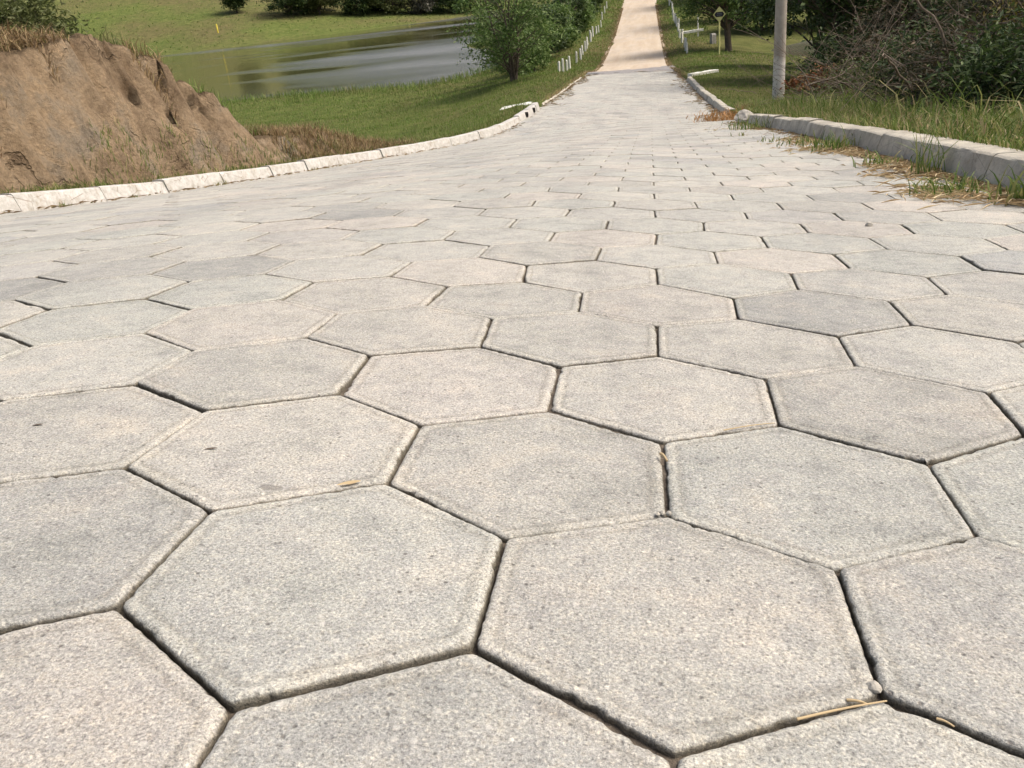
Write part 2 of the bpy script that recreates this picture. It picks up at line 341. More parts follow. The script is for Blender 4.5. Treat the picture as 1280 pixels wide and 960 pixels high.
def XR(Y): Y = np.asarray(Y, float); return np.where(Y < 38.1, np.interp(Y, ry, rx), np.interp(Y, cy_, cr_))
WATER = -4.62
land = [(a - 0.4, b, c + 0.1) for a, b, c in LEFT] + [(a + 0.4, b, c + 0.1) for a, b, c in RIGHT] + [(x, y, z) for x, y, z in CENT[4:]]
land += [(-4.4, 44.5, -3.75), (-4.4, 54, -3.85), (-4.4, 65, -3.65), (-4.4, 80, -3.2), (-4.4, 99, -2.6), (2.4, 44.5, -3.8), (2.4, 54, -3.85), (2.4, 65, -3.65), (2.4, 80, -3.2), (2.4, 99, -2.6),
         # left slope to the pond
         (-6.5, 14.5, -2.25), (-5.6, 18.6, -2.55), (-9, 18, -3.0), (-5.9, 24, -3.0), (-9.6, 23.5, -3.15), (-6.4, 31, -3.4), (-15.5, 31, -3.7), (-13, 38, -4.2), (-5.0, 34, -2.98), (-4.3, 24, -2.5), (-4.3, 30, -2.85), (-8, 44, -4.05),
         (-24.5, 51, -4.5), (-10.4, 52, -4.5), (-17, 50.5, -4.5), (-40, 45, -4.4), (-60, 30, -3.5), (-60, 60, -4.5), (-30, 20, -3.0), (-16, 14, -2.0), (-12, 5, -0.9), (-30, 0, -0.8), (-12, -8, 0.6),
         (-24, 60, -5.3), (-14, 62, -5.3), (-30, 85, -5.6), (-50, 105, -5.6), (-18, 100, -5.5), (-14, 140, -5.3), (-38, 135, -5.4), (-60, 115, -5.3), (-65, 90, -5.4), (-80, 100, -5.0), (-9, 70, -4.6), (-9, 100, -4.55), (-9, 140, -4.5),
         (-77, 136, -4.5), (-62, 145, -4.5), (-49.6, 153, -4.5), (-32, 174, -4.5), (-18, 185, -4.5), (-100, 122, -4.5), (-67, 148, -2.9), (-55, 165, -2.4), (-40, 185, -3.0), (-85, 145, -3.2),
         (-80, 165, 0.6), (-110, 190, 7.5), (-140, 170, 6.5), (-60, 200, 1.0), (-35, 215, -1.0), (-130, 260, 17), (-50, 280, 10), (0, 320, 16), (-300, 300, 38), (-150, 500, 42), (100, 500, 35), (-500, 600, 60), (400, 600, 50), (-500, 100, 20), (-500, -200, 5),
         # right side
         (3, 0, -0.15), (3, 4, -0.56), (3, 8, -1.05), (6, 4, -0.5), (6, 10, -1.25), (4, 14, -1.75), (6, 18, -2.3), (2.7, 19.4, -2.44), (2.8, 25, -2.8), (3, 31, -3.1), (3.35, 45.3, -3.84), (8, 30, -3.4), (14, 20, -2.4), (20, 10, -0.9), (6, 40, -3.9), (12, 38, -4.2),
         (7.6, 47, -4.5), (10, 45, -4.5), (16, 44, -4.5), (12, 52, -5.2), (20, 52, -5.3), (9, 52, -5.0), (14, 60, -4.3), (9, 60, -4.2), (22, 62, -4.0), (14, 72, -3.6), (5.2, 60, -4.0), (5.5, 75, -3.7), (12, 90, -3.4), (26, 80, -4.0), (34, 56, -4.3), (30, 40, -3.6), (40, 20, 0.5), (30, 110, 0), (60, 60, 3), (20, -10, 0.8), (150, 50, 12), (120, 200, 20), (400, 0, 30), (300, -300, 20), (0, -60, 6), (0, -300, 10), (-300, -300, 5)]
Hl = TPS(land, 2e-5)
def Hg(X, Y):
    """ground outside the road, rising to just under the top of the kerb at its back"""
    X, Y = np.broadcast_arrays(np.asarray(X, float), np.asarray(Y, float))
    a, b = XL(Y), XR(Y); e = np.maximum(a - X, X - b); xe = np.where(X < (a + b) / 2, a, b)
    rel = np.where(Y < 38, 0.105, 0.0)
    base = Hl(X, Y) + fbm(X * 0.35, Y * 0.35, 3) * 0.12 * smooth01((e - 0.8) / 3) + fbm(X * 0.05, Y * 0.05, 9) * 0.5 * smooth01((e - 20) / 40) * np.where(Hl(X, Y) > WATER + 0.5, 1, 0.1)
    return np.where(e < 1.2, (Hp(xe, Y) + rel) * (1 - smooth01((e - 0.1) / 1.1)) + base * smooth01((e - 0.1) / 1.1), base)
def hit_road(u, v):
    d = G @ CAM_R @ np.array([(u - 640) / 1055.305, -(v - 480) / 1055.305, -1]); t = np.arange(0.3, 30, 0.004)
    P = CW + d * t[:, None]; k = np.argmax(P[:, 2] < Hp(P[:, 0], P[:, 1])); return P[k]
STAIN = tuple(hit_road(337, 611))

M = {'conc': mat_concrete(), 'soil': mat_soil(), 'wkerb': mat_painted_kerb(), 'gkerb': mat_grey_kerb(), 'ground': mat_ground(), 'dirt': mat_dirt(), 'gravel': mat_gravel(), 'clay': mat_clay(), 'water': mat_water(), 'pole': mat_pole(),
     'grass': leafy('lawn_blades', [(0, (0.085, 0.15, 0.026)), (0.4, (0.135, 0.215, 0.038)), (0.75, (0.185, 0.255, 0.055)), (0.93, (0.23, 0.24, 0.09)), (1, (0.3, 0.26, 0.13))], 0.35, (0.6, [(0, (0.1, 0.14, 0.034)), (0.6, (0.18, 0.2, 0.06)), (1, (0.27, 0.23, 0.11))])),
     'tall': leafy('tall_grass_blades', [(0, (0.065, 0.11, 0.022)), (0.4, (0.12, 0.18, 0.036)), (0.7, (0.2, 0.235, 0.06)), (0.85, (0.33, 0.3, 0.12)), (1, (0.42, 0.34, 0.19))], 0.35),
     'dry': leafy('dry_grass_blades', [(0, (0.13, 0.085, 0.045)), (0.4, (0.25, 0.17, 0.085)), (0.75, (0.36, 0.26, 0.13)), (0.9, (0.13, 0.14, 0.04)), (1, (0.45, 0.35, 0.2))], 0.2),
     'orange': leafy('rust_dry_grass', [(0, (0.22, 0.12, 0.04)), (0.6, (0.38, 0.19, 0.06)), (1, (0.45, 0.28, 0.12))], 0.3),
     'straw': leafy('straw', [(0, (0.32, 0.22, 0.11)), (0.5, (0.48, 0.36, 0.2)), (1, (0.62, 0.52, 0.33))], 0.15),
     'leaf_a': leafy('mid_green_leaves', [(0, (0.06, 0.105, 0.026)), (0.5, (0.105, 0.175, 0.042)), (0.85, (0.16, 0.23, 0.065)), (1, (0.24, 0.29, 0.12))], 0.3),
     'leaf_b': leafy('dark_green_leaves', [(0, (0.025, 0.045, 0.013)), (0.5, (0.045, 0.077, 0.02)), (0.85, (0.075, 0.115, 0.032)), (1, (0.13, 0.165, 0.06))], 0.25),
     'leaf_c': leafy('olive_leaves', [(0, (0.065, 0.08, 0.026)), (0.5, (0.11, 0.135, 0.042)), (0.85, (0.16, 0.18, 0.065)), (1, (0.21, 0.22, 0.1))], 0.3),
     'leaf_d': leafy('greyish_leaves', [(0, (0.1, 0.1, 0.075)), (0.5, (0.16, 0.155, 0.12)), (1, (0.22, 0.21, 0.17))], 0.2),
     'leaf_r': leafy('rust_leaves', [(0, (0.14, 0.05, 0.02)), (0.5, (0.26, 0.1, 0.04)), (0.8, (0.2, 0.13, 0.05)), (1, (0.34, 0.18, 0.07))], 0.2),
     'leaf_t': leafy('brown_thicket_leaves', [(0, (0.03, 0.032, 0.014)), (0.5, (0.055, 0.055, 0.024)), (0.8, (0.09, 0.07, 0.036)), (1, (0.14, 0.1, 0.06))], 0.25),
     'leaf_y': leafy('yellowing_leaves', [(0, (0.11, 0.11, 0.02)), (0.6, (0.2, 0.18, 0.04)), (1, (0.3, 0.22, 0.06))], 0.3),
     'bark': mat_bark('brown_bark', (0.07, 0.055, 0.042), (0.17, 0.14, 0.11)), 'twig': mat_bark('grey_dead_wood', (0.09, 0.068, 0.05), (0.26, 0.215, 0.165)),
     'white': mat_plain('white_post_paint', (0.55, 0.55, 0.48), (0.78, 0.77, 0.7), 12), 'concrete': mat_plain('plain_concrete', (0.28, 0.27, 0.25), (0.42, 0.4, 0.37), 9),
     'yellow': mat_plain('yellow_paint', (0.6, 0.48, 0.05), (0.7, 0.58, 0.09), 30, 0.5, 0.001), 'sign_pale': mat_plain('sign_pale_yellow', (0.5, 0.49, 0.2), (0.58, 0.57, 0.26), 30, 0.45, 0.001),
     'black': mat_plain('sign_black', (0.015, 0.016, 0.02), (0.025, 0.026, 0.032), 30, 0.5, 0.001), 'hole': mat_plain('dark_hollow', (0.012, 0.01, 0.009), (0.03, 0.026, 0.022), 30), 'stone': mat_plain('field_stone', (0.3, 0.28, 0.24), (0.5, 0.47, 0.4), 25, 0.9, 0.01),
     'letter': mat_plain('sign_faint_print', (0.12, 0.13, 0.15), (0.16, 0.17, 0.2), 30, 0.5, 0.001)}

# ------------------------------------------------------------------ ground sheet
def build_ground():
    Ys = np.unique(np.concatenate([np.arange(-8, 24, 0.25), np.arange(24, 60, 0.5), np.arange(60, 200, 2.0), np.arange(200, 420, 10), [-600, -300, -150, -80, -40, -25, -15, -11, 460, 520, 600, 700, 900, 1200]]))
    eo = np.concatenate([[0.05, 0.1, 0.18, 0.3, 0.45], np.arange(0.6, 14, 0.3), np.arange(14, 40, 0.8), np.arange(40, 140, 3), [150, 170, 200, 240, 300, 380, 480, 600, 800, 1100]])
    a, b = XL(Ys), XR(Ys)
    Lx = a[:, None] - eo[::-1][None]; Rx_ = b[:, None] + eo[None]
    cxs = a[:, None] + (b - a)[:, None] * np.linspace(0, 1, 9)[None]
    X = np.concatenate([Lx, cxs, Rx_], 1); Y = np.repeat(Ys[:, None], X.shape[1], 1)
    Z = Hg(X, Y)
    n = len(eo); drop = np.where(Ys < 38.5, 0.16, 0.03)[:, None]
    Z[:, n:n + 9] = Hp(cxs, Y[:, n:n + 9]) - drop
    V = np.stack([X, Y, Z], -1).reshape(-1, 3); r, c = X.shape
    i = np.arange(r - 1)[:, None] * c + np.arange(c - 1)[None]
    F = np.stack([i, i + 1, i + c + 1, i + c], -1).reshape(-1, 4)
    link('ground', mesh_np('ground', V, F, M['ground'], True), kind='structure')
build_ground()
pv = [(-400, 30, WATER), (-5.5, 47, WATER), (-5.5, 260, WATER), (-400, 260, WATER)]
link('pond', mesh_np('pond', pv, [[0, 1, 2, 3]], M['water']), kind='structure')
pv = [(4.5, 44, WATER), (45, 40, WATER), (45, 90, WATER), (4.5, 78, WATER)]
link('pond', mesh_np('pond_b', pv, [[0, 1, 2, 3]], M['water']), kind='structure')

# dirt track beyond the paving, ragged edges
Ys = np.concatenate([np.arange(37.2, 110, 0.15), np.arange(110, 300, 4)])
a = XL(Ys) + fbm(Ys * 0.8, Ys * 0, 5, 6) * 0.35; b = XR(Ys) + fbm(Ys * 0.8, Ys * 0 + 4, 6, 6) * 0.3
t = np.linspace(0, 1, 9); X = a[:, None] + (b - a)[:, None] * t[None]; Y = np.repeat(Ys[:, None], 9, 1)
Z = Hp(X, Y) + 0.025 * np.sin(t * math.pi)[None] + 0.002 + fbm(X * 2, Y * 0.3, 8) * 0.02
i = np.arange(len(Ys) - 1)[:, None] * 9 + np.arange(8)[None]
link('dirt_road', mesh_np('dirt_road', np.stack([X, Y, Z], -1).reshape(-1, 3), np.stack([i, i + 1, i + 10, i + 9], -1).reshape(-1, 4), M['dirt'], True), kind='structure')
Ys = np.arange(36.9, 42.4, 0.25); t = np.linspace(0, 1, 41)
X = (XL(Ys) - 0.2)[:, None] + (XR(Ys) - XL(Ys) + 0.4)[:, None] * t[None]; Y = Ys[:, None] + 0 * X + (fbm(X * 2.5, Ys[:, None] * 1.5, 4, 5) * 0.9) + X * 0.3
link('gravel_strip', mesh_np('gravel_strip', np.stack([X, Y, Hp(X, Y) - 0.01 + 0.042 * smooth01((Ys[:, None] - 36.9) / 1.0) - 0.032 * smooth01((Ys[:, None] - 39.5) / 2.6) + fbm(X * 3, Y * 3, 14) * 0.012], -1).reshape(-1, 3), np.stack([(q := np.arange(len(Ys) - 1)[:, None] * 41 + np.arange(40)[None]), q + 1, q + 42, q + 41], -1).reshape(-1, 4), M['gravel'], True), kind='structure')

# ------------------------------------------------------------------ paved road: bedding + hexagonal blocks
Ys = np.concatenate([np.arange(-5, 12, 0.08), np.arange(12, 37.8, 0.4)]); t = np.linspace(0, 1, 81)
X = XL(Ys)[:, None] + (XR(Ys) - XL(Ys))[:, None] * t[None]; Y = np.repeat(Ys[:, None], 81, 1)
Z = Hp(X, Y) - 0.009 + fbm(X * 1.7, Y * 1.7, 2) * 0.007 + fbm(X * 9, Y * 9, 2) * 0.002
i = np.arange(len(Ys) - 1)[:, None] * 81 + np.arange(80)[None]
road = link('paved_road', mesh_np('paved_road', np.stack([X, Y, Z], -1).reshape(-1, 3), np.stack([i, i + 1, i + 82, i + 81], -1).reshape(-1, 4), M['soil'], True), kind='structure')

DISP = {(0, 2): (0.013, -0.09), (0, -2): (-0.006, 0.028), (-1, 1): (-0.012, -0.008), (-1, -1): (0.0, 0.024), (1, 1): (0.011, -0.023), (1, -1): (-0.005, 0.006), (-2, 2): (0.011, 0.04), (-3, 1): (-0.03, 0.006), (-3, -1): (0.001, 0.045), (-2, -2): (-0.018, -0.016), (-2, 4): (-0.03, 0.011), (0, 4): (-0.005, -0.004), (-1, 5): (0.004, -0.031), (1, 5): (-0.014, -0.041), (2, 4): (0.014, -0.061), (2, 2): (-0.003, -0.03), (-1, 7): (-0.017, 0.039), (0, 8): (-0.019, 0.013), (1, 7): (0.022, 0.029), (-3, 5): (0.037, 0.033), (-3, 7): (-0.048, 0.07), (-2, 8): (0.035, 0.016), (-2, 10): (-0.034, 0.056), (-1, 11): (-0.009, -0.008), (0, 10): (-0.015, 0.08), (1, 11): (-0.022, 0.019), (2, 10): (0.046, -0.004), (2, 8): (0.004, 0.024), (-1, 13): (-0.037, -0.046), (0, 14): (0.0, 0.064), (1, 13): (0.015, -0.053), (-2, 16): (-0.06, -0.036), (-2, 14): (0.036, -0.08), (0, 16): (-0.014, 0.06), (2, 14): (-0.019, 0.047), (1, 17): (-0.012, 0.07), (-5, 7): (0.013, -0.041), (-6, 8): (0.033, 0.01), (-8, 10): (0.021, -0.056), (-7, 7): (0.053, -0.033), (3, 11): (0.033, 0.057), (3, 13): (0.06, 0.08), (3, 7): (0.049, -0.047), (3, 5): (-0.003, 0.08)}
W3 = math.sqrt(3)
def jit(kx, ky):
    if (kx, ky) in DISP: return DISP[(kx, ky)]
    r = random.Random(kx * 7919 + ky * 104729); return (r.gauss(0, 0.016), r.gauss(0, 0.02))
HEXO = [(0, 2), (-1, 1), (-1, -1), (0, -2), (1, -1), (1, 1)]      # (half-width, half-side) units, counter-clockwise
LIFT = {(0, 0): (0.0008, 0.0, -0.003), (-2, 0): (0.0012, 0.004, -0.004), (-1, -3): (-0.0018, 0, 0), (1, -3): (-0.0018, 0, 0), (-3, -3): (-0.0005, 0.0, 0), (3, -3): (-0.002, 0, 0)}
def block_mesh(kx, ky, lod):
    """one paver in world coordinates; returns V, F lists"""
    r = random.Random(kx * 31337 + ky * 271 + 5)
    C0 = np.array([kx * W3 / 2, ky * 0.5])
    corners = []
    for dx, dy in HEXO:
        j = jit(kx + dx, ky + dy); corners.append([(kx + dx) * W3 / 2 + j[0], (ky + dy) * 0.5 + j[1]])
    P = np.array(corners)
    # inset each edge by half a joint, uneven from edge to edge
    inset = [max(0.002, r.gauss(0.006, 0.0035)) for _ in range(6)]
    def outline(extra):
        lines = []
        for i in range(6):
            p, q = P[i], P[(i + 1) % 6]; d = (q - p) / np.linalg.norm(q - p); nrm = np.array([-d[1], d[0]])
            lines.append((p + nrm * (inset[i] + extra), d))
        Q = []
        for i in range(6):
            p1, d1 = lines[i - 1]; p2, d2 = lines[i]
            tt = np.linalg.solve(np.array([d1, -d2]).T, p2 - p1); Q.append(p1 + d1 * tt[0])
        out, nr = [], []
        for i in range(6):
            p, q = Q[i], Q[(i + 1) % 6]; L = np.linalg.norm(q - p); d = (q - p) / L; nv = np.array([-d[1], d[0]])
            if lod == 2: ts = [0.03, 0.97]
            else: ts = np.concatenate([[0.008, 0.028], np.linspace(0.06, 0.94, nseg), [0.972, 0.992]])
            for k, tt in enumerate(ts):
                c = 0.0
                if lod < 2:
                    if k in (0, len(ts) - 1): c = 0.008
                    elif k in (1, len(ts) - 2): c = 0.0025
                out.append(p + d * L * tt + nv * c); nr.append(nv)
        return np.array(out), np.array(nr)
    nseg = {0: 30, 1: 8, 2: 1}[lod]
    O, N = outline(0.0); n = len(O)
    ctr = O.mean(0)
    idx = np.arange(n); sd = kx * 13.7 + ky * 5.1
    rough = np.zeros(n)
    if lod < 2:
        pos_ = np.cumsum(np.r_[0, np.linalg.norm(np.diff(O, axis=0), axis=1)])
        rough = fbm(pos_ * 26 + sd, pos_ * 0 + sd, 21, 5) * 0.011
        chip = np.maximum(0, vnoise(pos_ * 5 + sd, pos_ * 0, 33) - 0.74) * 0.09
        rough = rough + chip
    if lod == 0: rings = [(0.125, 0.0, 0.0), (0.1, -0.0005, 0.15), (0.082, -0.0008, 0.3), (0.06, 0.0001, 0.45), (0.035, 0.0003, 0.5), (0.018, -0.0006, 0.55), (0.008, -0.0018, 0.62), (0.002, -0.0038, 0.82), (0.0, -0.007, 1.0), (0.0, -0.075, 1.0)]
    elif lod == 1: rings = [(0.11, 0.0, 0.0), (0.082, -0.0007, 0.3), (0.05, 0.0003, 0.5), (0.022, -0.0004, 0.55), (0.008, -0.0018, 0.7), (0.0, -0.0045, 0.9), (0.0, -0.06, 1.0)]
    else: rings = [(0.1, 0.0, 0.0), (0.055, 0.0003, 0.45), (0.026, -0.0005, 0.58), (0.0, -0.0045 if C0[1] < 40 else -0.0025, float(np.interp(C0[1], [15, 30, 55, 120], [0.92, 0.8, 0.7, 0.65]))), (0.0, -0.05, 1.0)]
    base = np.array([*lat2w(C0[0], C0[1])]); hz = 0.05
    tl = LIFT.get((kx, ky)) or (r.gauss(0, 0.0011), r.gauss(0, 0.0025), r.gauss(0, 0.0025))
    VV = []
    for ri, (ins, dz, ev) in enumerate(rings):
        f = 1.0 if ri in (0, 1) else 1.0
        k = rough * (0.3 if ri < len(rings) - 6 else 1.0) * (1 + 0.5 * np.sin(idx * 1.7 + ri))
        O_, N_ = outline(ins); XY = O_ + N_ * np.abs(k)[:, None]
        w_ = lat2w(XY[:, 0], XY[:, 1])
        VV.append((XY, w_[:, :2], dz + (fbm(XY[:, 0] * 30, XY[:, 1] * 30, 4) * 0.0012 if ri and lod < 2 else 0)))
    # block is flat: plane fitted to the road surface under it
    cw = lat2w(ctr[0], ctr[1])[:2]; e = 0.1
    hz = Hp(np.array([cw[0], cw[0] + e, cw[0] - e, cw[0], cw[0]]), np.array([cw[1], cw[1], cw[1], cw[1] + e, cw[1] - e]))
    gx, gy = (hz[1] - hz[2]) / (2 * e) + tl[1], (hz[3] - hz[4]) / (2 * e) + tl[2]
    V = np.concatenate([np.c_[xy, hz[0] + tl[0] + (xy[:, 0] - cw[0]) * gx + (xy[:, 1] - cw[1]) * gy + dz] for _, xy, dz in VV])
    F4 = []
    for ri in range(len(rings) - 1):
        a_ = ri * n + idx; b_ = ri * n + (idx + 1) % n
        F4.append(np.stack([a_, a_ + n, b_ + n, b_], -1))
    F4 = np.concatenate(F4)
    return V, F4, n, np.array([cw[0], cw[1], hz[0]]), np.repeat([q_[2] for q_ in rings], n)
cand = []
for j in range(-6, 145):
    for i in range(-22, 16):
        kx = 2 * i + (j % 2); ky = 3 * j
        p = lat2w(np.array(kx * W3 / 2), np.array(ky * 0.5))
        if p[1] > 37.6 or p[1] < -1.6: continue
        if XL(p[1]) - 0.06 < p[0] < XR(p[1]) + 0.1:
            d = np.hypot(p[0] - CW[0], p[1] - CW[1])
            c = (np.array([p[0], p[1], float(Hp(p[0], p[1]))]) - CW) @ (G @ CAM_R)
            u = 640 + 1055 * c[0] / -c[2] if c[2] < -0.05 else 9999; v = 480 - 1055 * c[1] / -c[2] if c[2] < -0.05 else 9999
            vis = -260 < u < 1540 and v < 1250
            cand.append((0 if vis else 1, d, kx, ky))
cand.sort()
bigV, bigF4, bigE, off = [], [], [], 0
far_faces = []
for q, (hid, d, kx, ky) in enumerate(cand):
    lod = 0 if (d < 1.7 and not hid) else (1 if d < 4 and not hid else 2)
    V, F4, n, ctr, ev = block_mesh(kx, ky, lod)
    if q < 300:
        me = bpy.data.meshes.new('paving_block')
        me.from_pydata((V - ctr).tolist(), [], [list(range(n))] + F4.tolist()); me.materials.append(M['conc'])
        if lod < 2:
            me.polygons.foreach_set('use_smooth', [False] + [True] * (len(me.polygons) - 1)); me.update(); me.set_sharp_from_angle(angle=R(32))
        me.attributes.new('edge', 'FLOAT', 'POINT').data.foreach_set('value', ev.astype(np.float32))
        o = link('paving_block', me, road); o.location = ctr
    else:
        bigE.append(ev); bigV.append(V); bigF4.append(F4 + off); far_faces.append(np.arange(n) + off); off += len(V)
ns = [len(f) for f in far_faces]
FL = [np.concatenate(bigF4)] + [np.array([f for f in far_faces if len(f) == k]) for k in sorted(set(ns))]
far_me = mesh_np('paving_block_far', np.concatenate(bigV), FL, M['conc'])
far_me.attributes.new('edge', 'FLOAT', 'POINT').data.foreach_set('value', np.concatenate(bigE).astype(np.float32))
link('paving_block', far_me, road, kind='stuff')

# ------------------------------------------------------------------ kerbs
def kerb(name, pts_side, Y0, Y1, sgn, mat, hgt, topw, stone, seed, batter=0.035):
    """stones along the edge of the road; sgn -1 left, +1 right; returns the root"""
    fx = XL if sgn < 0 else XR; rnd = random.Random(seed)
    yy = np.linspace(Y0, Y1, 2000); xx = fx(yy)
    k = np.ones(41) / 41; xs = np.convolve(np.pad(xx, 20, 'edge'), k, 'valid')
    s = np.cumsum(np.r_[0, np.hypot(np.diff(xs), np.diff(yy))])
    root = None; a = 0.0; made = []
    while a < s[-1] - 0.15:
        Ln = min(stone * rnd.uniform(0.75, 1.2), s[-1] - a); gap = rnd.uniform(0.003, 0.011)
        m_ = max(6, int(Ln / 0.045)); ss = np.linspace(a + gap, a + Ln - gap, m_)
        y = np.interp(ss, s, yy); x = np.interp(ss, s, xs); zz = Hp(x, y)
        tx = np.gradient(x); ty = np.gradient(y); l = np.hypot(tx, ty); nx, ny = sgn * ty / l, -sgn * tx / l   # outward from road
        dz = rnd.gauss(0, 0.006); dl = rnd.gauss(0, 0.006); tilt = rnd.gauss(0, 0.004)
        prof = [(0.0, -0.08), (0.0, 0.0), (batter * 0.3, hgt * 0.3), (batter * 0.62, hgt * 0.62), (batter * 0.93, hgt * 0.92), (batter + 0.008, hgt * 0.975), (batter + 0.02, hgt), (batter + 0.032 + topw * 0.5, hgt + 0.003), (batter + 0.03 + topw, hgt), (batter + 0.04 + topw, hgt * 0.85), (batter + 0.042 + topw, -0.08)]
        V = []
        for pi, (o_, h_) in enumerate(prof):
            nz = fbm(ss * 4 + seed, ss * 0 + pi * 0.4, seed, 4)
            chip = np.maximum(0, vnoise(ss * 7 + seed * 3, ss * 0 + pi * 0.3, seed + 5) - 0.75) * (0.06 if pi in (4, 5, 6) else 0.012)
            oo = o_ + dl + nz * 0.005 + chip; hh = h_ + (dz + tilt * np.linspace(-1, 1, m_)) * (h_ > 0.02) + nz * 0.004 * (h_ > 0.02) - chip * 0.6
            V.append(np.stack([x + nx * oo, y + ny * oo, zz + hh], -1))
        V = np.stack(V, 1); np_ = len(prof); V = V.reshape(-1, 3)
        i = np.arange(m_ - 1)[:, None] * np_ + np.arange(np_ - 1)[None]
        F = np.stack([i, i + np_, i + np_ + 1, i + 1], -1).reshape(-1, 4)
        if sgn > 0: F = F[:, ::-1]
        me = bpy.data.meshes.new('kerb_stone'); caps = [list(range(np_)), list(range((m_ - 1) * np_, m_ * np_))[::-1]]
        if sgn > 0: caps = [c[::-1] for c in caps]
        c0 = V.mean(0)
        me.from_pydata((V - c0).tolist(), [], F.tolist() + caps); me.materials.append(mat)
        for p_ in me.polygons: p_.use_smooth = len(p_.vertices) == 4
        me.set_sharp_from_angle(angle=R(30))
        if root is None:
            root = bpy.data.objects.new(name, None); col.objects.link(root); root['kind'] = 'structure'; root.empty_display_size = 0.2
        o = link('kerb_stone', me, root); o.location = c0; made.append(o)
        a += Ln
    return root, made
kl, kls = kerb('kerb', LEFT, 0.5, 19.6, -1, M['wkerb'], 0.135, 0.085, 0.95, 3)
kr, krs = kerb('kerb', RIGHT, 0.3, 11.1, 1, M['gkerb'], 0.128, 0.105, 0.85, 7, 0.035)
kf, kfs = kerb('kerb', RIGHT, 15.2, 30.0, 1, M['gkerb'], 0.12, 0.08, 1.0, 12)
kfl, kfls = kerb('kerb', LEFT, 20.4, 34.0, -1, M['gkerb'], 0.05, 0.07, 1.1, 17)
# two drain pipes let into the end of the white kerb
def ring_pipe(P, D, ro, ri, L, matO, name, parent):
    D = np.array(D) / np.linalg.norm(D); A = np.cross(D, [0, 0, 1]); A /= np.linalg.norm(A); B = np.cross(A, D); n = 16; t = np.arange(n) / n * 2 * math.pi
    V = []
    for rr, q in ((ro, -L), (ro, 0), (ri, 0), (ri, -L * 0.9)):
        V.append(np.array(P) + D * q + (A * np.cos(t)[:, None] + B * np.sin(t)[:, None]) * rr)
    V = np.concatenate(V); F = []
    for k in range(3):
        F += [[k * n + i, k * n + (i + 1) % n, (k + 1) * n + (i + 1) % n, (k + 1) * n + i] for i in range(n)]
    me = bpy.data.meshes.new(name); me.from_pydata(V.tolist(), [], F + [list(range(3 * n, 4 * n))[::-1]]); me.materials.append(matO); return link(name, me, parent)
for Yp in (17.75, 18.6):
    x = float(XL(Yp)); z = float(Hp(x, Yp)); ring_pipe((x + 0.02, Yp, z + 0.075), (1, -0.1, 0), 0.055, 0.045, 0.2, M['hole'], 'drain_pipe', kl)

# ------------------------------------------------------------------ vegetation generators
def blades(P, h, wd, lean, seed, az=None, curve=1.0):
    """P (n,3); h, wd, lean arrays -> V, [F3, F4]"""
    g = np.random.default_rng(seed); n = len(P); h = np.broadcast_to(h, (n,)); wd = np.broadcast_to(wd, (n,)); lean = np.broadcast_to(lean, (n,))
    th = g.uniform(0, 2 * math.pi, n) if az is None else az; ph = g.uniform(0, 2 * math.pi, n)
    d = np.stack([np.cos(th), np.sin(th), 0 * th], -1); s = np.stack([np.cos(ph), np.sin(ph), 0 * ph], -1) * wd[:, None] / 2
    up = np.array([0, 0, 1.0])
    def at(t):
        a = lean * t * curve ** 0.5
        return P + up * (h * np.sin(np.minimum(a + 1e-3, 1.9)) / (a + 1e-3) * t)[:, None] * 1.0 * np.clip(1 - 0.15 * (lean * t) ** 2, 0.2, 1)[:, None] + d * (h * t * np.sin(a * 0.6))[:, None]
    m1, m2 = at(0.45), at(0.78)
    V = np.stack([P - s, P + s, m1 - s * 0.85, m1 + s * 0.85, m2 - s * 0.5, m2 + s * 0.5, at(1.0)], 1).reshape(-1, 3)
    b = np.arange(n)[:, None] * 7
    F4 = np.concatenate([b + np.array([[0, 1, 3, 2]]), b + np.array([[2, 3, 5, 4]])]); F3 = b + np.array([[4, 5, 6]])
    return V, [F4, F3]
def grass_obj(name, P, h, wd, lean, mat, seed, label=None, cat=None, parent=None, **kw):
    V, F = blades(np.asarray(P), h, wd, lean, seed, **kw)
    o = link(name, mesh_np(name, V, F, mat), parent)
    return o
def stuff(o, label, cat): o['kind'] = 'stuff'; o['label'] = label; o['category'] = cat; return o
def leaves(C, size, seed, droop=0.3, aspect=0.45):
    g = np.random.default_rng(seed); n = len(C); size = np.broadcast_to(size, (n,)) * g.uniform(0.65, 1.3, n)
    d = g.normal(size=(n, 3)); d[:, 2] = d[:, 2] * 0.6 - droop; d /= np.linalg.norm(d, axis=1)[:, None]
    s = np.cross(d, g.normal(size=(n, 3)) * 0.7 + np.array([0, 0, 1.0])); s /= np.linalg.norm(s, axis=1)[:, None] + 1e-9
    nrm = np.cross(s, d)
    a = C - d * size[:, None] * 0.5; b = C + d * size[:, None] * 0.5; mid = C + nrm * size[:, None] * 0.1
    V = np.stack([a, mid + s * (size * aspect)[:, None] * 0.5 + nrm * 0.0, b, mid - s * (size * aspect)[:, None] * 0.5], 1).reshape(-1, 3)
    k = np.arange(n)[:, None] * 4
    return V, np.concatenate([k + np.array([[0, 1, 2]]), k + np.array([[0, 2, 3]])])
def limb(a, b, r0, r1, g, sag=0.12, n=7):
    t = np.linspace(0, 1, n)[:, None]; L = np.linalg.norm(b - a)
    mid = g.normal(size=3) * L * sag
    P = a + (b - a) * t + mid * np.sin(t * math.pi) + np.array([0, 0, 1]) * L * 0.12 * np.sin(t * math.pi)
    return P, np.linspace(r0, r1, n)
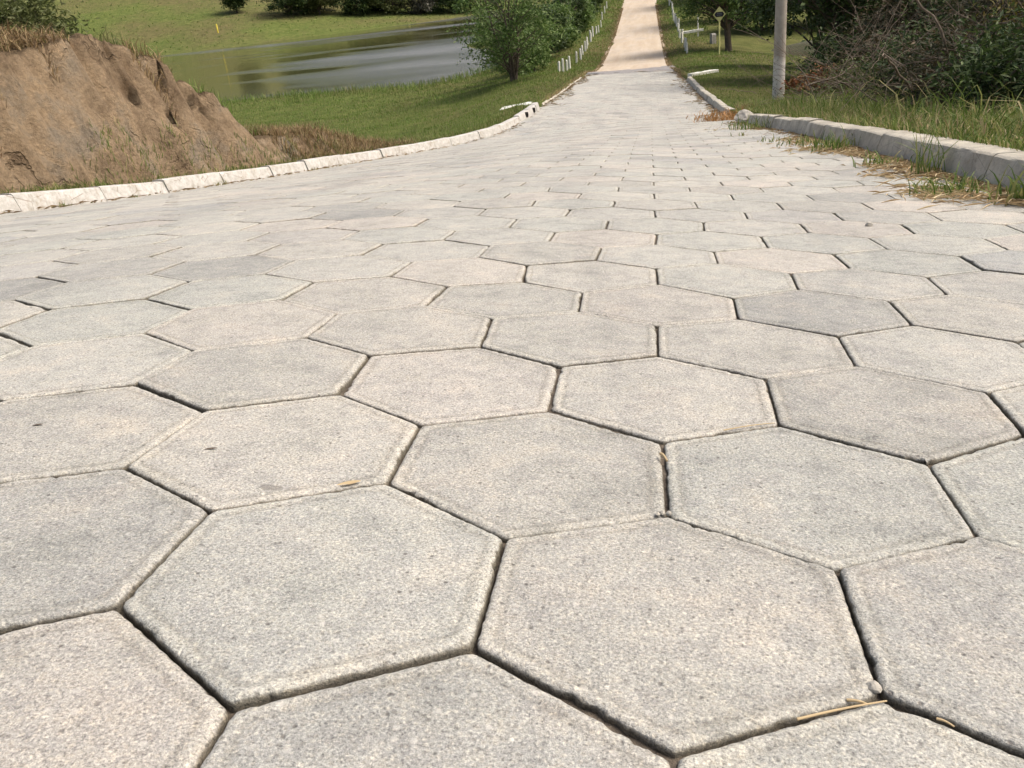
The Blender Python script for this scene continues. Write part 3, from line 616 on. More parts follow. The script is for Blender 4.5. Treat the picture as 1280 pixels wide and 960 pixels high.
def tree(name, label, cat, base, height, rx_, ry_, crown_lo, n_clump, n_leaf, leaf_size, mat, seed, trunk_r=0.1, stems=1, group=None, clump_r=0.4, bark='bark', lean=(0, 0), aspect=0.45):
    g = np.random.default_rng(seed); t = thing(name, label, cat, tuple(base), 0, group)
    cc = np.array([lean[0], lean[1], (height + crown_lo) / 2]); rz_ = (height - crown_lo) / 2
    # clump centres inside an uneven ellipsoid, mostly towards its skin
    D = g.normal(size=(n_clump, 3)); D /= np.linalg.norm(D, axis=1)[:, None]
    rad = g.uniform(0.15, 1, n_clump) ** 0.45 * g.uniform(0.78, 1.1, n_clump)
    K = cc + D * rad[:, None] * np.array([rx_, ry_, rz_])
    K[:, 2] = np.maximum(K[:, 2], crown_lo * 0.8)
    paths = []
    tops = []
    for s in range(stems):
        st = np.array([g.normal() * 0.06 * (stems > 1), g.normal() * 0.06 * (stems > 1), -0.15])
        tp = np.array([lean[0] + g.normal() * rx_ * 0.3 * (stems > 1), lean[1] + g.normal() * ry_ * 0.3 * (stems > 1), height * 0.72])
        P, r = limb(st, tp, trunk_r, trunk_r * 0.3, g, 0.05, 10); paths.append((P, r)); tops.append(P)
    for k in K:
        P = tops[g.integers(len(tops))]; h = np.clip(k[2] - 0.35 * rz_ - 0.2 * np.hypot(k[0], k[1]), height * 0.12, height * 0.7); q = P[np.argmin(abs(P[:, 2] - h))]
        paths.append(limb(q, k, trunk_r * 0.32, 0.006, g, 0.08, 6))
    V, F = tubes(paths, 6); link('trunk', mesh_np('trunk', V, F, M[bark], True), t)
    wts = g.uniform(0.4, 1.6, n_clump); wts /= wts.sum(); idx = g.choice(n_clump, n_leaf, p=wts)
    cr = clump_r * g.uniform(0.6, 1.4, n_clump)
    off_ = g.normal(size=(n_leaf, 3)) * np.array([1, 1, 0.7]) * cr[idx][:, None] * 0.6
    L = K[idx] + off_
    L = L[L[:, 2] > 0.02]
    V, F = leaves(L, leaf_size, seed + 1, aspect=aspect); link('crown', mesh_np('crown', V, F, M[mat]), t)
    return t
def gz(x, y): return float(Hg(np.array(x), np.array(y)))

# ------------------------------------------------------------------ clay bank on the left
my = [-1.5, 0, 3, 5, 6.6, 7.6, 8.0, 8.35, 8.7, 9.15, 9.65, 10.05, 10.3, 10.42, 10.9, 12.0, 12.8, 13.5, 14.8]
mz = [1.15, 1.0, 0.78, 0.6, 0.5, 0.47, 0.43, 0.36, 0.25, 0.06, -0.18, -0.44, -0.62, -1.08, -1.12, -1.28, -1.55, -1.85, -2.2]
def bank_h(Y, d):
    Y, d = np.broadcast_arrays(np.asarray(Y, float), np.asarray(d, float))
    x = XL(Y) - 0.17 - d; g0 = Hg(x, Y)
    Yj = Y + fbm(Y * 0.8, d * 0.8, 31, 3) * 0.12
    zc = np.interp(Yj, my, mz)
    kt = Hp(XL(Y), Y) + 0.12; H = np.maximum(zc - kt, 0)
    gul = 0.9 * (1 - 2 * np.abs(fbm(Y * 1.5, d * 0.5, 17, 4))) - 0.45 + 0.8 * fbm(Y * 3.2, d * 1.0, 29, 4) + 0.45 * fbm(Y * 9, d * 3, 19, 4)
    f0 = 0.30 + 0.16 * fbm(Y * 0.9, Y * 0, 13, 4); wface = 0.26 + H * 0.2
    tt = np.clip((d - f0 + gul * 0.2) / wface, 0, 1)
    face = np.where(tt < 0.82, tt * 0.98, 0.8036 + (1 - 0.8036) * smooth01((tt - 0.82) / 0.18))
    back = 1 - smooth01((d - 2.4 - 0.9 * smooth01((9 - Y) / 3)) / (2.2 + 1.5 * smooth01((9 - Y) / 4)))
    lump = fbm(Y * 1.3, d * 1.3, 41, 5) * 0.17 + (fbm(Y * 4, d * 4, 43, 5) * 0.1 + fbm(Y * 11, d * 11, 47, 3) * 0.04) * (0.25 + 0.75 * smooth01((d - f0 - wface * 0.6) / 0.3))
    z = np.maximum(g0, kt * 1.0 - 0.02) * 0 + g0 + np.maximum(zc + 0.05 * smooth01((d - 1.2)) - np.maximum(g0, kt - 0.6), 0) * face * back + lump * smooth01((d - 0.25) / 0.5) * np.clip(H * 1.4, 0.15, 1) * back
    return x, z - 0.04 * (1 - smooth01(d / 0.2)) - 0.1 * (1 - back)
Yb = np.concatenate([np.arange(-1.5, 3.5, 0.12), np.arange(3.5, 14.8, 0.045)]); db = np.concatenate([np.arange(0, 1.8, 0.035), np.arange(1.8, 7, 0.12)])
YY, DD = np.meshgrid(Yb, db, indexing='ij'); BX, BZ = bank_h(YY, DD)
# carve a few burrow hollows
holes = [(176, 122), (205, 104), (220, 140), (246, 128), (258, 134)]
face_n = np.array([0.75, -0.35, 0.35])
Vb = np.stack([BX, YY, BZ], -1)
for (u, v) in holes:
    c = (Vb.reshape(-1, 3) - CW) @ (G @ CAM_R); uu = 640 + 1055 * c[:, 0] / -c[:, 2]; vv = 480 - 1055 * c[:, 1] / -c[:, 2]
    k = np.where((uu - u) ** 2 + (vv - v) ** 2 < 36)[0]
    if len(k) == 0: continue
    k = k[np.argmin(-c[k, 2])]; P = Vb.reshape(-1, 3)[k].copy()
    r = np.linalg.norm(Vb - P, axis=-1); rr = 0.058 if u not in (220,) else 0.08
    Vb -= face_n * (0.26 * np.exp(-(r / rr) ** 4))[..., None]
n_, m_ = YY.shape; i = np.arange(n_ - 1)[:, None] * m_ + np.arange(m_ - 1)[None]
link('earth_bank', mesh_np('earth_bank', Vb.reshape(-1, 3), np.stack([i, i + m_, i + m_ + 1, i + 1], -1).reshape(-1, 4)[:, ::-1], M['clay'], True), kind='structure')
def on_bank(Y, d):
    x, z = bank_h(Y, d); return np.stack([x, np.broadcast_to(Y, np.shape(x)), z], -1)
def bank_xyz(x, Y):
    d = XL(Y) - 0.17 - x; return float(bank_h(np.array(Y), np.array(d))[1])

g = np.random.default_rng(3)
# dry thatch and green tufts over the top of the bank
n = 42000; Y = g.uniform(2.5, 10.9, n); d = 0.5 + 4.2 * g.uniform(0, 1, n) ** 1.3
keep = (vnoise(Y * 1.6, d * 1.6, 8) > 0.4) & (d > 0.5 + 0.75 * vnoise(Y * 1.7, Y * 0, 6) ** 0.8); Y, d = Y[keep], d[keep]
P = on_bank(Y, d); P[:, 2] -= 0.01
stuff(grass_obj('bank_grass', P, g.uniform(0.08, 0.3, len(P)), g.uniform(0.005, 0.012, len(P)), g.uniform(0.8, 2.1, len(P)), M['dry'], 4), 'dry matted grass over the top of the clay bank', 'grass')
n = 30000; Y = g.uniform(2.5, 11.0, n); d = g.uniform(0.7, 4.8, n); keep = vnoise(Y * 1.6 + 5, d * 1.6, 18) + 0.1 * (d - 1.5) > 0.54; Y, d = Y[keep], d[keep]; P = on_bank(Y, d)
stuff(grass_obj('bank_grass', P, g.uniform(0.07, 0.24, len(P)), 0.012, g.uniform(0.3, 1.5, len(P)), M['grass'], 5), 'green grass tufts scattered on the clay bank', 'grass')
# dry stalks hanging on the low tail of the bank
n = 9000; Y = g.uniform(4.5, 8.6, n); d = g.uniform(0.65, 1.9, n); keep = vnoise(Y * 1.9 + 2, d * 1.9, 55) > 0.66; Y, d = Y[keep], d[keep]; P = on_bank(Y, d)
stuff(grass_obj('bank_brush', P, g.uniform(0.06, 0.18, len(P)), 0.009, g.uniform(1.0, 2.2, len(P)), M['dry'], 57), 'dark dead brush matted on the upper face of the bank', 'brush')
n = 8000; Y = g.uniform(10.7, 13.8, n); d = g.uniform(0.12, 1.5, n); P = on_bank(Y, d)
stuff(grass_obj('bank_grass', P, g.uniform(0.07, 0.22, n), 0.009, g.uniform(0.5, 1.7, n), M['dry'], 6), 'brown grass hanging on the low tail of the bank', 'grass')
# strip of grass between white kerb and bank
n = 9000; Y = g.uniform(2.5, 19, n); d = g.uniform(-0.02, 0.4, n); keep = vnoise(Y * 2.5, d, 3) > 0.3; Y, d = Y[keep], d[keep]; P = on_bank(Y, d); late = Y > 14.6
P[late, 2] = Hg(P[late, 0], P[late, 1])
stuff(grass_obj('kerb_grass', P, g.uniform(0.03, 0.13, len(P)), 0.007, g.uniform(0.2, 1.3, len(P)), M['tall'], 7), 'ragged grass growing behind the white kerb', 'grass')

# ------------------------------------------------------------------ lawns
def lawn(name, n, xf, yr, h, wd, lean, mat, seed, label, thr=0.0, bias=1.0):
    g = np.random.default_rng(seed); Y = yr[0] + (yr[1] - yr[0]) * g.uniform(0, 1, n) ** bias; X = xf(Y, g.uniform(0, 1, n))
    if thr: k = vnoise(X * 0.8, Y * 0.8, seed) > thr; X, Y = X[k], Y[k]
    Z = Hg(X, Y); k = Z > WATER - 0.05; P = np.stack([X, Y, Z - 0.01], -1)[k]; n = len(P)
    sc_ = np.clip(P[:, 1] / 22, 1, 4)
    return stuff(grass_obj(name, P, g.uniform(h[0], h[1], n) * np.sqrt(sc_), g.uniform(wd[0], wd[1], n) * sc_, g.uniform(lean[0], lean[1], n), mat, seed + 1), label, 'grass')
lawn('lawn', 60000, lambda Y, t: XL(Y) - 0.16 - t ** 1.3 * 26, (13, 54), (0.04, 0.12), (0.008, 0.016), (0.3, 1.3), M['grass'], 21, 'mown green grass on the slope down to the pond', bias=1.1)
lawn('lawn', 26000, lambda Y, t: XR(Y) + 0.17 + t ** 1.2 * 6, (10.5, 50), (0.03, 0.09), (0.007, 0.014), (0.3, 1.3), M['grass'], 23, 'green grass between the track and the right-hand trees')
lawn('lawn', 9000, lambda Y, t: XL(Y) - 0.1 - t * 3.2, (38, 100), (0.04, 0.1), (0.008, 0.014), (0.3, 1.3), M['grass'], 25, 'grass verge left of the dirt track by the white posts')
lawn('lawn', 9000, lambda Y, t: XR(Y) + 0.1 + t * 3.0, (38, 100), (0.04, 0.1), (0.008, 0.014), (0.3, 1.3), M['grass'], 27, 'grass verge right of the dirt track by the white posts')
lawn('verge_grass', 24000, lambda Y, t: XR(Y) + 0.15 + t ** 1.5 * 1.3, (1.2, 13), (0.03, 0.15), (0.004, 0.009), (0.3, 1.5), M['tall'], 31, 'short mixed grass behind the grey kerb', bias=0.9)
lawn('verge_grass', 16000, lambda Y, t: XR(Y) + 0.4 + t ** 1.3 * 1.7, (1.0, 16), (0.06, 0.26), (0.004, 0.009), (0.3, 1.7), M['tall'], 33, 'taller grass in front of the dark thicket', thr=0.3)
lawn('verge_grass', 7000, lambda Y, t: XR(Y) + 0.2 + t ** 1.5 * 2.5, (1.5, 16), (0.04, 0.2), (0.004, 0.008), (0.6, 1.9), M['dry'], 35, 'dead brown blades among the verge grass', thr=0.35)
lawn('verge_grass', 9000, lambda Y, t: XL(Y) + 0.1 - t ** 1.6 * 1.3 * (0.25 + vnoise(Y * 0.45, Y * 0, 71)), (20.5, 90), (0.03, 0.09), (0.006, 0.012), (0.9, 2.0), M['dry'], 37, 'brown dead grass along the left edge of the track')
lawn('verge_grass', 7000, lambda Y, t: XR(Y) - 0.1 + t ** 1.6 * 1.1 * (0.2 + vnoise(Y * 0.45, Y * 0, 73)), (31, 90), (0.03, 0.09), (0.006, 0.012), (0.9, 2.0), M['dry'], 39, 'brown dead grass along the right edge of the track')
# tall seed stalks leaning over the kerb
g = np.random.default_rng(77); n = 520; Y = g.uniform(2, 11, n); X = XR(Y) + 0.45 + g.uniform(0, 1, n) ** 1.4 * 1.3
stuff(grass_obj('tall_stalks', np.stack([X, Y, Hg(X, Y)], -1), g.uniform(0.2, 0.55, n), g.uniform(0.006, 0.013, n), g.uniform(0.7, 2.0, n), M['tall'], 78), 'long arching grass stalks standing above the verge', 'grass')

# far hillside tufts
g = np.random.default_rng(41); n = 14000; X = g.uniform(-150, -5, n); Y = g.uniform(120, 235, n); Z = Hg(X, Y); k = Z > WATER + 0.15; P = np.stack([X, Y, Z], -1)[k]; n = len(P)
stuff(grass_obj('hillside_grass', P, g.uniform(0.08, 0.3, n), g.uniform(0.1, 0.25, n), g.uniform(0.5, 1.6, n), M['grass'], 42), 'rough pasture on the hillside across the pond', 'grass')
# reeds along the near shore of the pond
g = np.random.default_rng(44); n = 9000; X = g.uniform(-40, -6, n); Y = g.uniform(44, 58, n); Z = Hg(X, Y); k = (Z > WATER - 0.12) & (Z < WATER + 0.22); P = np.stack([X, Y, Z], -1)[k]; n = len(P)
stuff(grass_obj('shore_grass', P, g.uniform(0.15, 0.5, n), g.uniform(0.02, 0.04, n), g.uniform(0.1, 0.8, n), M['grass'], 45), 'upright grass along the near shore of the pond', 'grass')

# ------------------------------------------------------------------ weeds and straw in the gutter of the right kerb
def weed(x, y, n, h, spread, label, mat='tall', seed=0, wdt=0.008, lean=(0.3, 1.5), name='weed_clump', cat='weed', ground=True, straw=0):
    g = np.random.default_rng(seed); z = float(Hp(x, y)) if XL(y) < x < XR(y) else gz(x, y)
    t = thing(name, label, cat, (x, y, z)); P = np.c_[g.normal(size=(n, 2)) * spread, np.zeros(n)]
    grass_obj('blades', P, g.uniform(0.4, 1, n) * h, g.uniform(0.6, 1.3, n) * wdt, g.uniform(*lean, n), M[mat], seed + 1, parent=t)['kind'] = 'stuff'
    if straw:
        P = np.c_[g.normal(size=(straw, 2)) * spread * np.array([1.4, 2.2]), g.uniform(0.002, 0.02, straw)]
        P[:, 2] += Hp(P[:, 0] + x, P[:, 1] + y) - z
        L = g.uniform(0.3, 1.0, straw) * 0.13; th = g.uniform(0, math.pi, straw); d = np.stack([np.cos(th), np.sin(th), g.normal(size=straw) * 0.12], -1) * L[:, None] / 2
        wv = np.stack([-np.sin(th), np.cos(th), 0 * th], -1) * g.uniform(0.0015, 0.0035, straw)[:, None]
        V = np.stack([P - d, P + wv, P + d, P - wv], 1).reshape(-1, 3); V[1::4, 2] += 0.006; V[3::4, 2] += 0.006; k = np.arange(straw)[:, None] * 4
        link('straw', mesh_np('straw', V, np.concatenate([k + [[0, 1, 2]], k + [[0, 2, 3]]]), M['straw']), t, kind='stuff')
    return t
weed(1.16, 2.98, 130, 0.13, 0.07, 'green weed clump with straw in the gutter nearest the camera', seed=101, straw=220, wdt=0.007, lean=(0.6, 2.0))
weed(1.3, 2.7, 34, 0.19, 0.035, 'broad bright green weed at the right edge of the road', seed=103, wdt=0.011, lean=(0.4, 1.7), straw=120)
weed(1.27, 3.7, 40, 0.3, 0.035, 'tall thin weed leaning against the grey kerb', seed=105, straw=60, wdt=0.006, lean=(0.2, 1.5))
weed(1.2, 4.25, 45, 0.12, 0.05, 'low weed clump in the gutter beyond the tall weed', seed=107, straw=70)
weed(1.22, 5.6, 110, 0.15, 0.11, 'long weed mat spreading out from the middle of the grey kerb', seed=109, straw=120, wdt=0.009)
weed(1.15, 6.4, 60, 0.1, 0.09, 'flat weed tuft on the paving before the kerb end', seed=111, straw=50)
weed(0.98, 7.0, 26, 0.07, 0.05, 'small green tuft growing between two pavers', seed=113, wdt=0.007)
weed(0.86, 8.1, 22, 0.06, 0.04, 'smaller green tuft beyond it on the paving', seed=115, wdt=0.007)
weed(1.1, 9.6, 120, 0.17, 0.16, 'olive weed bed along the far end of the grey kerb', seed=117, straw=60)
weed(1.2, 13.5, 520, 0.24, 0.26, 'rust orange dry grass clump in the kerb gap', 'orange', 119, 0.012, (1.0, 2.2), name='dry_grass_clump', cat='dry grass')
# dead leaves and straw drifted along the gutters
def litter(name, n, xf, yr, seed, label, mat='straw', h=(0.03, 0.14)):
    g = np.random.default_rng(seed); Y = g.uniform(*yr, n); X = xf(Y, g.uniform(0, 1, n)); P = np.stack([X, Y, Hp(X, Y) + g.uniform(0.001, 0.018, n)], -1)
    L = g.uniform(*h, n); th = g.uniform(0, math.pi, n) * 0.8 + g.choice([0, 1], n) * 0.5; d = np.stack([np.cos(th), np.sin(th), g.normal(size=n) * 0.05], -1) * L[:, None] / 2
    wv = np.stack([-np.sin(th), np.cos(th), 0 * th], -1) * g.uniform(0.0015, 0.004, n)[:, None]; b = np.stack([0 * th, 0 * th, g.uniform(0.002, 0.012, n)], -1)
    V = np.stack([P - d, P + wv + b, P + d, P - wv + b], 1).reshape(-1, 3); k = np.arange(n)[:, None] * 4
    stuff(link(name, mesh_np(name, V, np.concatenate([k + [[0, 1, 2]], k + [[0, 2, 3]]]), M[mat])), label, 'straw')
litter('gutter_straw', 1500, lambda Y, t: XR(Y) - 0.02 - t ** 1.5 * 0.42 * np.clip(vnoise(Y * 1.6, Y * 0, 12) * 1.7 - 0.45, 0.03, 1), (2.2, 7.2), 61, 'drift of straw and dead stems in the right gutter')
litter('gutter_straw', 600, lambda Y, t: XR(Y) - 0.02 - t ** 1.6 * 0.3 * np.clip(vnoise(Y * 1.6, Y * 0, 12) * 1.6 - 0.3, 0.05, 1), (2.2, 12), 62, 'brown dead leaves drifted along the right gutter', 'dry')
litter('gutter_straw', 900, lambda Y, t: XR(Y) - 0.02 - t ** 1.3 * 0.7 * vnoise(Y * 0.9, Y * 0, 4), (14, 36), 63, 'brown debris along the far right edge of the paving', 'dry', (0.05, 0.3))
litter('gutter_straw', 800, lambda Y, t: XL(Y) + 0.02 + t ** 1.5 * 0.6 * vnoise(Y * 0.7, Y * 0, 7), (20, 36.5), 64, 'brown debris along the far left edge of the paving', 'dry', (0.05, 0.3))
litter('gutter_straw', 500, lambda Y, t: XL(Y) + 0.01 + t ** 1.6 * 0.16, (4, 17), 65, 'thin line of dead grass at the foot of the white kerb', 'dry')
for k, (yy, hh) in enumerate(((5.6, 0.07), (8.15, 0.12), (8.3, 0.08), (10.4, 0.06), (6.6, 0.06))):
    weed(float(XL(yy)) + 0.03, yy, 16 if k else 24, hh, 0.03, ['low dry tuft against the white kerb near the left edge', 'tallest green tuft in a joint of the white kerb', 'spiky tuft next to the tallest one at the white kerb', 'small tuft at the foot of the white kerb before the bank tail', 'little tuft at the white kerb between the left edge and the joint'][k], seed=130 + k, wdt=0.006)

# ------------------------------------------------------------------ brown soil verge patches on the track edge (part of the ground look)
# ------------------------------------------------------------------ trees and shrubs
tree('broadleaf_tree', 'bushy green tree between the pond and the paved road', 'tree', (-5.3, 34, gz(-5.3, 34) - 0.05), 4.4, 2.1, 1.9, 0.12, 80, 6600, 0.15, 'leaf_a', 201, 0.055, 6, clump_r=0.36, aspect=0.38)
hed = [(-6.4, 41, 3.3, 1.6, 'leaf_a'), (-6.2, 47, 3.0, 1.5, 'leaf_a'), (-6.4, 53.5, 3.2, 1.7, 'leaf_b'), (-6.1, 60, 2.9, 1.6, 'leaf_a'), (-6.3, 67, 3.1, 1.8, 'leaf_b'), (-6.0, 75, 3.0, 1.8, 'leaf_a'), (-5.9, 84, 3.2, 2.0, 'leaf_b'), (-5.8, 95, 3.4, 2.2, 'leaf_a')]
ordn = ['nearest', 'second', 'third', 'fourth', 'fifth', 'sixth', 'seventh', 'farthest']
for k, (x, y, h, r, mt) in enumerate(hed):
    tree('hedge_shrub', f'{ordn[k]} green shrub in the hedge behind the left white posts', 'shrub', (x, y, gz(x, y) - 0.05), h, r, r * 1.5, 0.15, 46, 5200, 0.17 + 0.02 * k, mt, 210 + k, 0.06, 3, 'hedge along the left of the dirt track', 0.42)
# right-hand trees
tree('broadleaf_tree', 'olive green tree with a straight grey trunk behind the diamond sign', 'tree', (4.25, 50, gz(4.25, 50)), 6.6, 3.2, 2.6, 1.15, 120, 14000, 0.2, 'leaf_a', 230, 0.2, 1, clump_r=0.5)
tree('broadleaf_tree', 'dark multi-stemmed tree to the right of the concrete pole', 'tree', (5.6, 26.5, gz(5.6, 26.5)), 6.0, 3.0, 2.8, 0.85, 110, 13000, 0.19, 'leaf_b', 231, 0.09, 5, clump_r=0.5)
tree('broadleaf_tree', 'dark tree filling the gap behind the concrete pole', 'tree', (6.2, 35, gz(6.2, 35)), 6.5, 3.0, 2.6, 1.0, 90, 9000, 0.2, 'leaf_b', 232, 0.14, 1, clump_r=0.5)
tree('broadleaf_tree', 'pale green tree far behind the diamond sign beside the track', 'tree', (5.0, 68, gz(5.0, 68)), 6.5, 2.8, 4.0, 0.4, 80, 7000, 0.26, 'leaf_c', 233, 0.14, 1, clump_r=0.6)
tree('broadleaf_tree', 'green tree farthest along the right of the dirt track', 'tree', (5.4, 86, gz(5.4, 86)), 7.0, 3.0, 5.0, 0.4, 80, 7000, 0.3, 'leaf_a', 234, 0.14, 1, clump_r=0.7)
tree('broadleaf_tree', 'shadowy tree behind the brush pile', 'tree', (8.6, 20.5, gz(8.6, 20.5)), 6.0, 3.2, 3.0, 0.3, 110, 12000, 0.17, 'leaf_b', 235, 0.12, 2, clump_r=0.5)
tree('broadleaf_tree', 'dark tree at the upper right corner', 'tree', (8.0, 13.2, gz(8.0, 13.2)), 5.0, 2.8, 3.0, 0.2, 120, 14000, 0.12, 'leaf_b', 236, 0.1, 2, clump_r=0.42)
tree('broadleaf_tree', 'dark tree behind the right-hand thicket', 'tree', (12.5, 27, gz(12.5, 27)), 7.5, 4.2, 4.0, 0.4, 100, 10000, 0.22, 'leaf_b', 237, 0.15, 1, clump_r=0.6)
for k, (x, y, h, r, lb) in enumerate(((4.6, 22.0, 1.3, 1.0, 'low dark bush right of the concrete pole'), (6.0, 22.8, 2.2, 1.5, 'dark bush between the pole and the brush tangle'), (7.2, 26.0, 3.0, 1.8, 'taller dark bush behind the multi-stemmed tree'), (4.9, 18.6, 1.3, 0.9, 'dark bush left of the brush tangle'))):
    tree('undergrowth_bush', lb, 'shrub', (x, y, gz(x, y) - 0.05), h, r, r, 0.05, 60, 6000, 0.13, ['leaf_b', 'leaf_t'][k % 2], 320 + k, 0.03, 5, 'undergrowth under the right-hand trees', 0.35)
for k, (x, y, h, r, lb) in enumerate(((7.2, 60.5, 4.5, 2.6, 'leftmost dark bush on the far bank of the right pond'), (11.5, 61, 5, 3.0, 'second dark bush on the far bank of the right pond'), (16.5, 62, 5, 3.2, 'third dark bush on the far bank of the right pond'), (22, 63, 5.5, 3.4, 'rightmost dark bush on the far bank of the right pond'))):
    tree('bank_bush', lb, 'shrub', (x, y, gz(x, y) - 0.1), h, r, 2.4, 0.1, 70, 6500, 0.3, 'leaf_b', 290 + k, 0.1, 3, 'bushes behind the right pond', 0.7)
tree('broadleaf_tree', 'dark spreading tree between the pole and the right pond', 'tree', (9.2, 33, gz(9.2, 33)), 6.5, 3.4, 3.0, 1.3, 100, 11000, 0.2, 'leaf_b', 240, 0.14, 2, clump_r=0.5)
tree('broadleaf_tree', 'dark tree on the far shore of the right pond', 'tree', (13, 80, gz(13, 80)), 9, 6, 5, 0.5, 90, 8000, 0.4, 'leaf_b', 238, 0.2, 1, clump_r=0.9)
tree('broadleaf_tree', 'dark round tree beyond the right pond', 'tree', (22, 84, gz(22, 84)), 9, 6, 5, 0.4, 90, 8000, 0.4, 'leaf_b', 239, 0.2, 1, clump_r=0.9)
th = [(2.75, 6.6, 0.75, 0.45, 'leaf_b', 'low dark shrub nearest the camera in the thicket'), (2.9, 8.2, 0.8, 0.5, 'leaf_t', 'low dark shrub second from the camera in the thicket'), (3.0, 10.0, 0.85, 0.55, 'leaf_b', 'low dark shrub just left of the brush tangle'),
      (3.6, 5.9, 1.5, 0.7, 'leaf_t', 'dark shrub at the right edge behind the verge'), (3.75, 7.5, 1.7, 0.75, 'leaf_y', 'yellowing shrub in the upper right of the thicket'), (3.9, 9.2, 2.0, 0.85, 'leaf_t', 'taller dark shrub in the middle of the thicket'),
      (4.3, 11.2, 2.0, 0.95, 'leaf_t', 'dark shrub directly behind the brush tangle'), (5.0, 13.2, 2.2, 1.1, 'leaf_b', 'dark shrub at the left end of the thicket'), (5.2, 8.0, 2.8, 1.2, 'leaf_t', 'highest dark shrub at the back of the thicket'), (5.6, 10.4, 2.9, 1.3, 'leaf_b', 'high dark shrub at the back beside the highest one'),
      (6.4, 15.8, 2.4, 1.4, 'leaf_b', 'dark shrub far behind the brush tangle'), (4.0, 17.2, 0.6, 0.7, 'leaf_c', 'low olive shrub behind the concrete pole')]
for k, (x, y, h, r, mt, lb) in enumerate(th):
    tree('thicket_shrub', lb, 'shrub', (x, y, gz(x, y) - 0.03), h, r, r * 1.3, 0.03, 60, int(3500 + 4500 * r), 0.055 + 0.02 * r, mt, 250 + k, 0.02, 5, 'thicket right of the road', 0.26, 'twig', aspect=0.33)
tree('dead_branch', 'rust brown dead foliage lying beside the concrete pole', 'branch', (3.45, 19.0, gz(3.45, 19.0)), 0.55, 0.6, 0.5, 0.05, 22, 900, 0.11, 'leaf_r', 270, 0.015, 3, None, 0.16, 'twig')
# far trees across the pond
far = [(-77, 165, 5.0, 2.2, 'leaf_b', 'lone small dark tree on the far hillside'), (-66, 163, 7, 4.2, 'leaf_b', 'leftmost dark tree of the far row'), (-61, 166, 7, 4.0, 'leaf_c', 'olive tree second in the far row'), (-54, 168, 6.5, 4.2, 'leaf_b', 'dark tree in the middle of the far row'),
       (-48, 170, 6.5, 3.8, 'leaf_c', 'olive tree left of the grey one in the far row'), (-43, 172, 7, 3.2, 'leaf_d', 'pale grey leafless tree in the far row'), (-37, 174, 7, 4.0, 'leaf_b', 'dark tree right of the grey one in the far row'), (-32, 176, 7.5, 4.0, 'leaf_b', 'rightmost dark tree of the far row'), (-63, 171, 5.5, 4.0, 'leaf_b', 'low dark tree behind the left half of the far row'), (-51, 174, 5.5, 4.2, 'leaf_b', 'low dark tree behind the middle of the far row'), (-40, 179, 6, 4.2, 'leaf_c', 'low olive tree behind the right half of the far row')]
for k, (x, y, h, r, mt, lb) in enumerate(far):
    tree('far_tree', lb, 'tree', (x, y, gz(x, y) - 0.2), h * 1.1, r * (1.25 if k else 1), r, 0.1 if k else 1.0, 60, 6500, 0.5, mt, 280 + k, 0.16, 1, 'row of trees across the pond', 0.9)
# shrubs on the bank and on the slope
tree('bank_shrub', 'leafy green bush on top of the clay bank at the left edge', 'shrub', (-7.75, 9.3, bank_xyz(-7.75, 9.3) - 0.03), 1.25, 0.95, 0.9, 0.05, 80, 11000, 0.085, 'leaf_c', 300, 0.02, 6, None, 0.22, aspect=0.3)
tree('bank_shrub', 'green bush behind the leafy one on the clay bank', 'shrub', (-10.2, 11.2, gz(-10.2, 11.2)), 2.3, 1.3, 1.0, 0.3, 60, 7500, 0.1, 'leaf_c', 301, 0.02, 6, None, 0.24, aspect=0.3)
tree('bank_shrub', 'pale green weedy plant on the crest of the clay bank', 'shrub', (-6.6, 9.35, bank_xyz(-6.6, 9.35) - 0.02), 0.36, 0.3, 0.25, 0.03, 24, 900, 0.05, 'leaf_c', 302, 0.008, 5, None, 0.07, aspect=0.35)
tree('bank_shrub', 'small leafy weed on the right shoulder of the clay bank', 'shrub', (-6.5, 10.9, bank_xyz(-6.5, 10.9) - 0.02), 0.42, 0.28, 0.25, 0.03, 24, 700, 0.055, 'leaf_a', 303, 0.008, 5, None, 0.08, aspect=0.35)
tree('slope_shrub', 'yellowish round shrub on the grass slope above the pond', 'shrub', (-9.2, 21.5, gz(-9.2, 21.5) - 0.03), 0.65, 0.6, 0.6, 0.03, 40, 3000, 0.055, 'leaf_y', 304, 0.012, 5, None, 0.15)

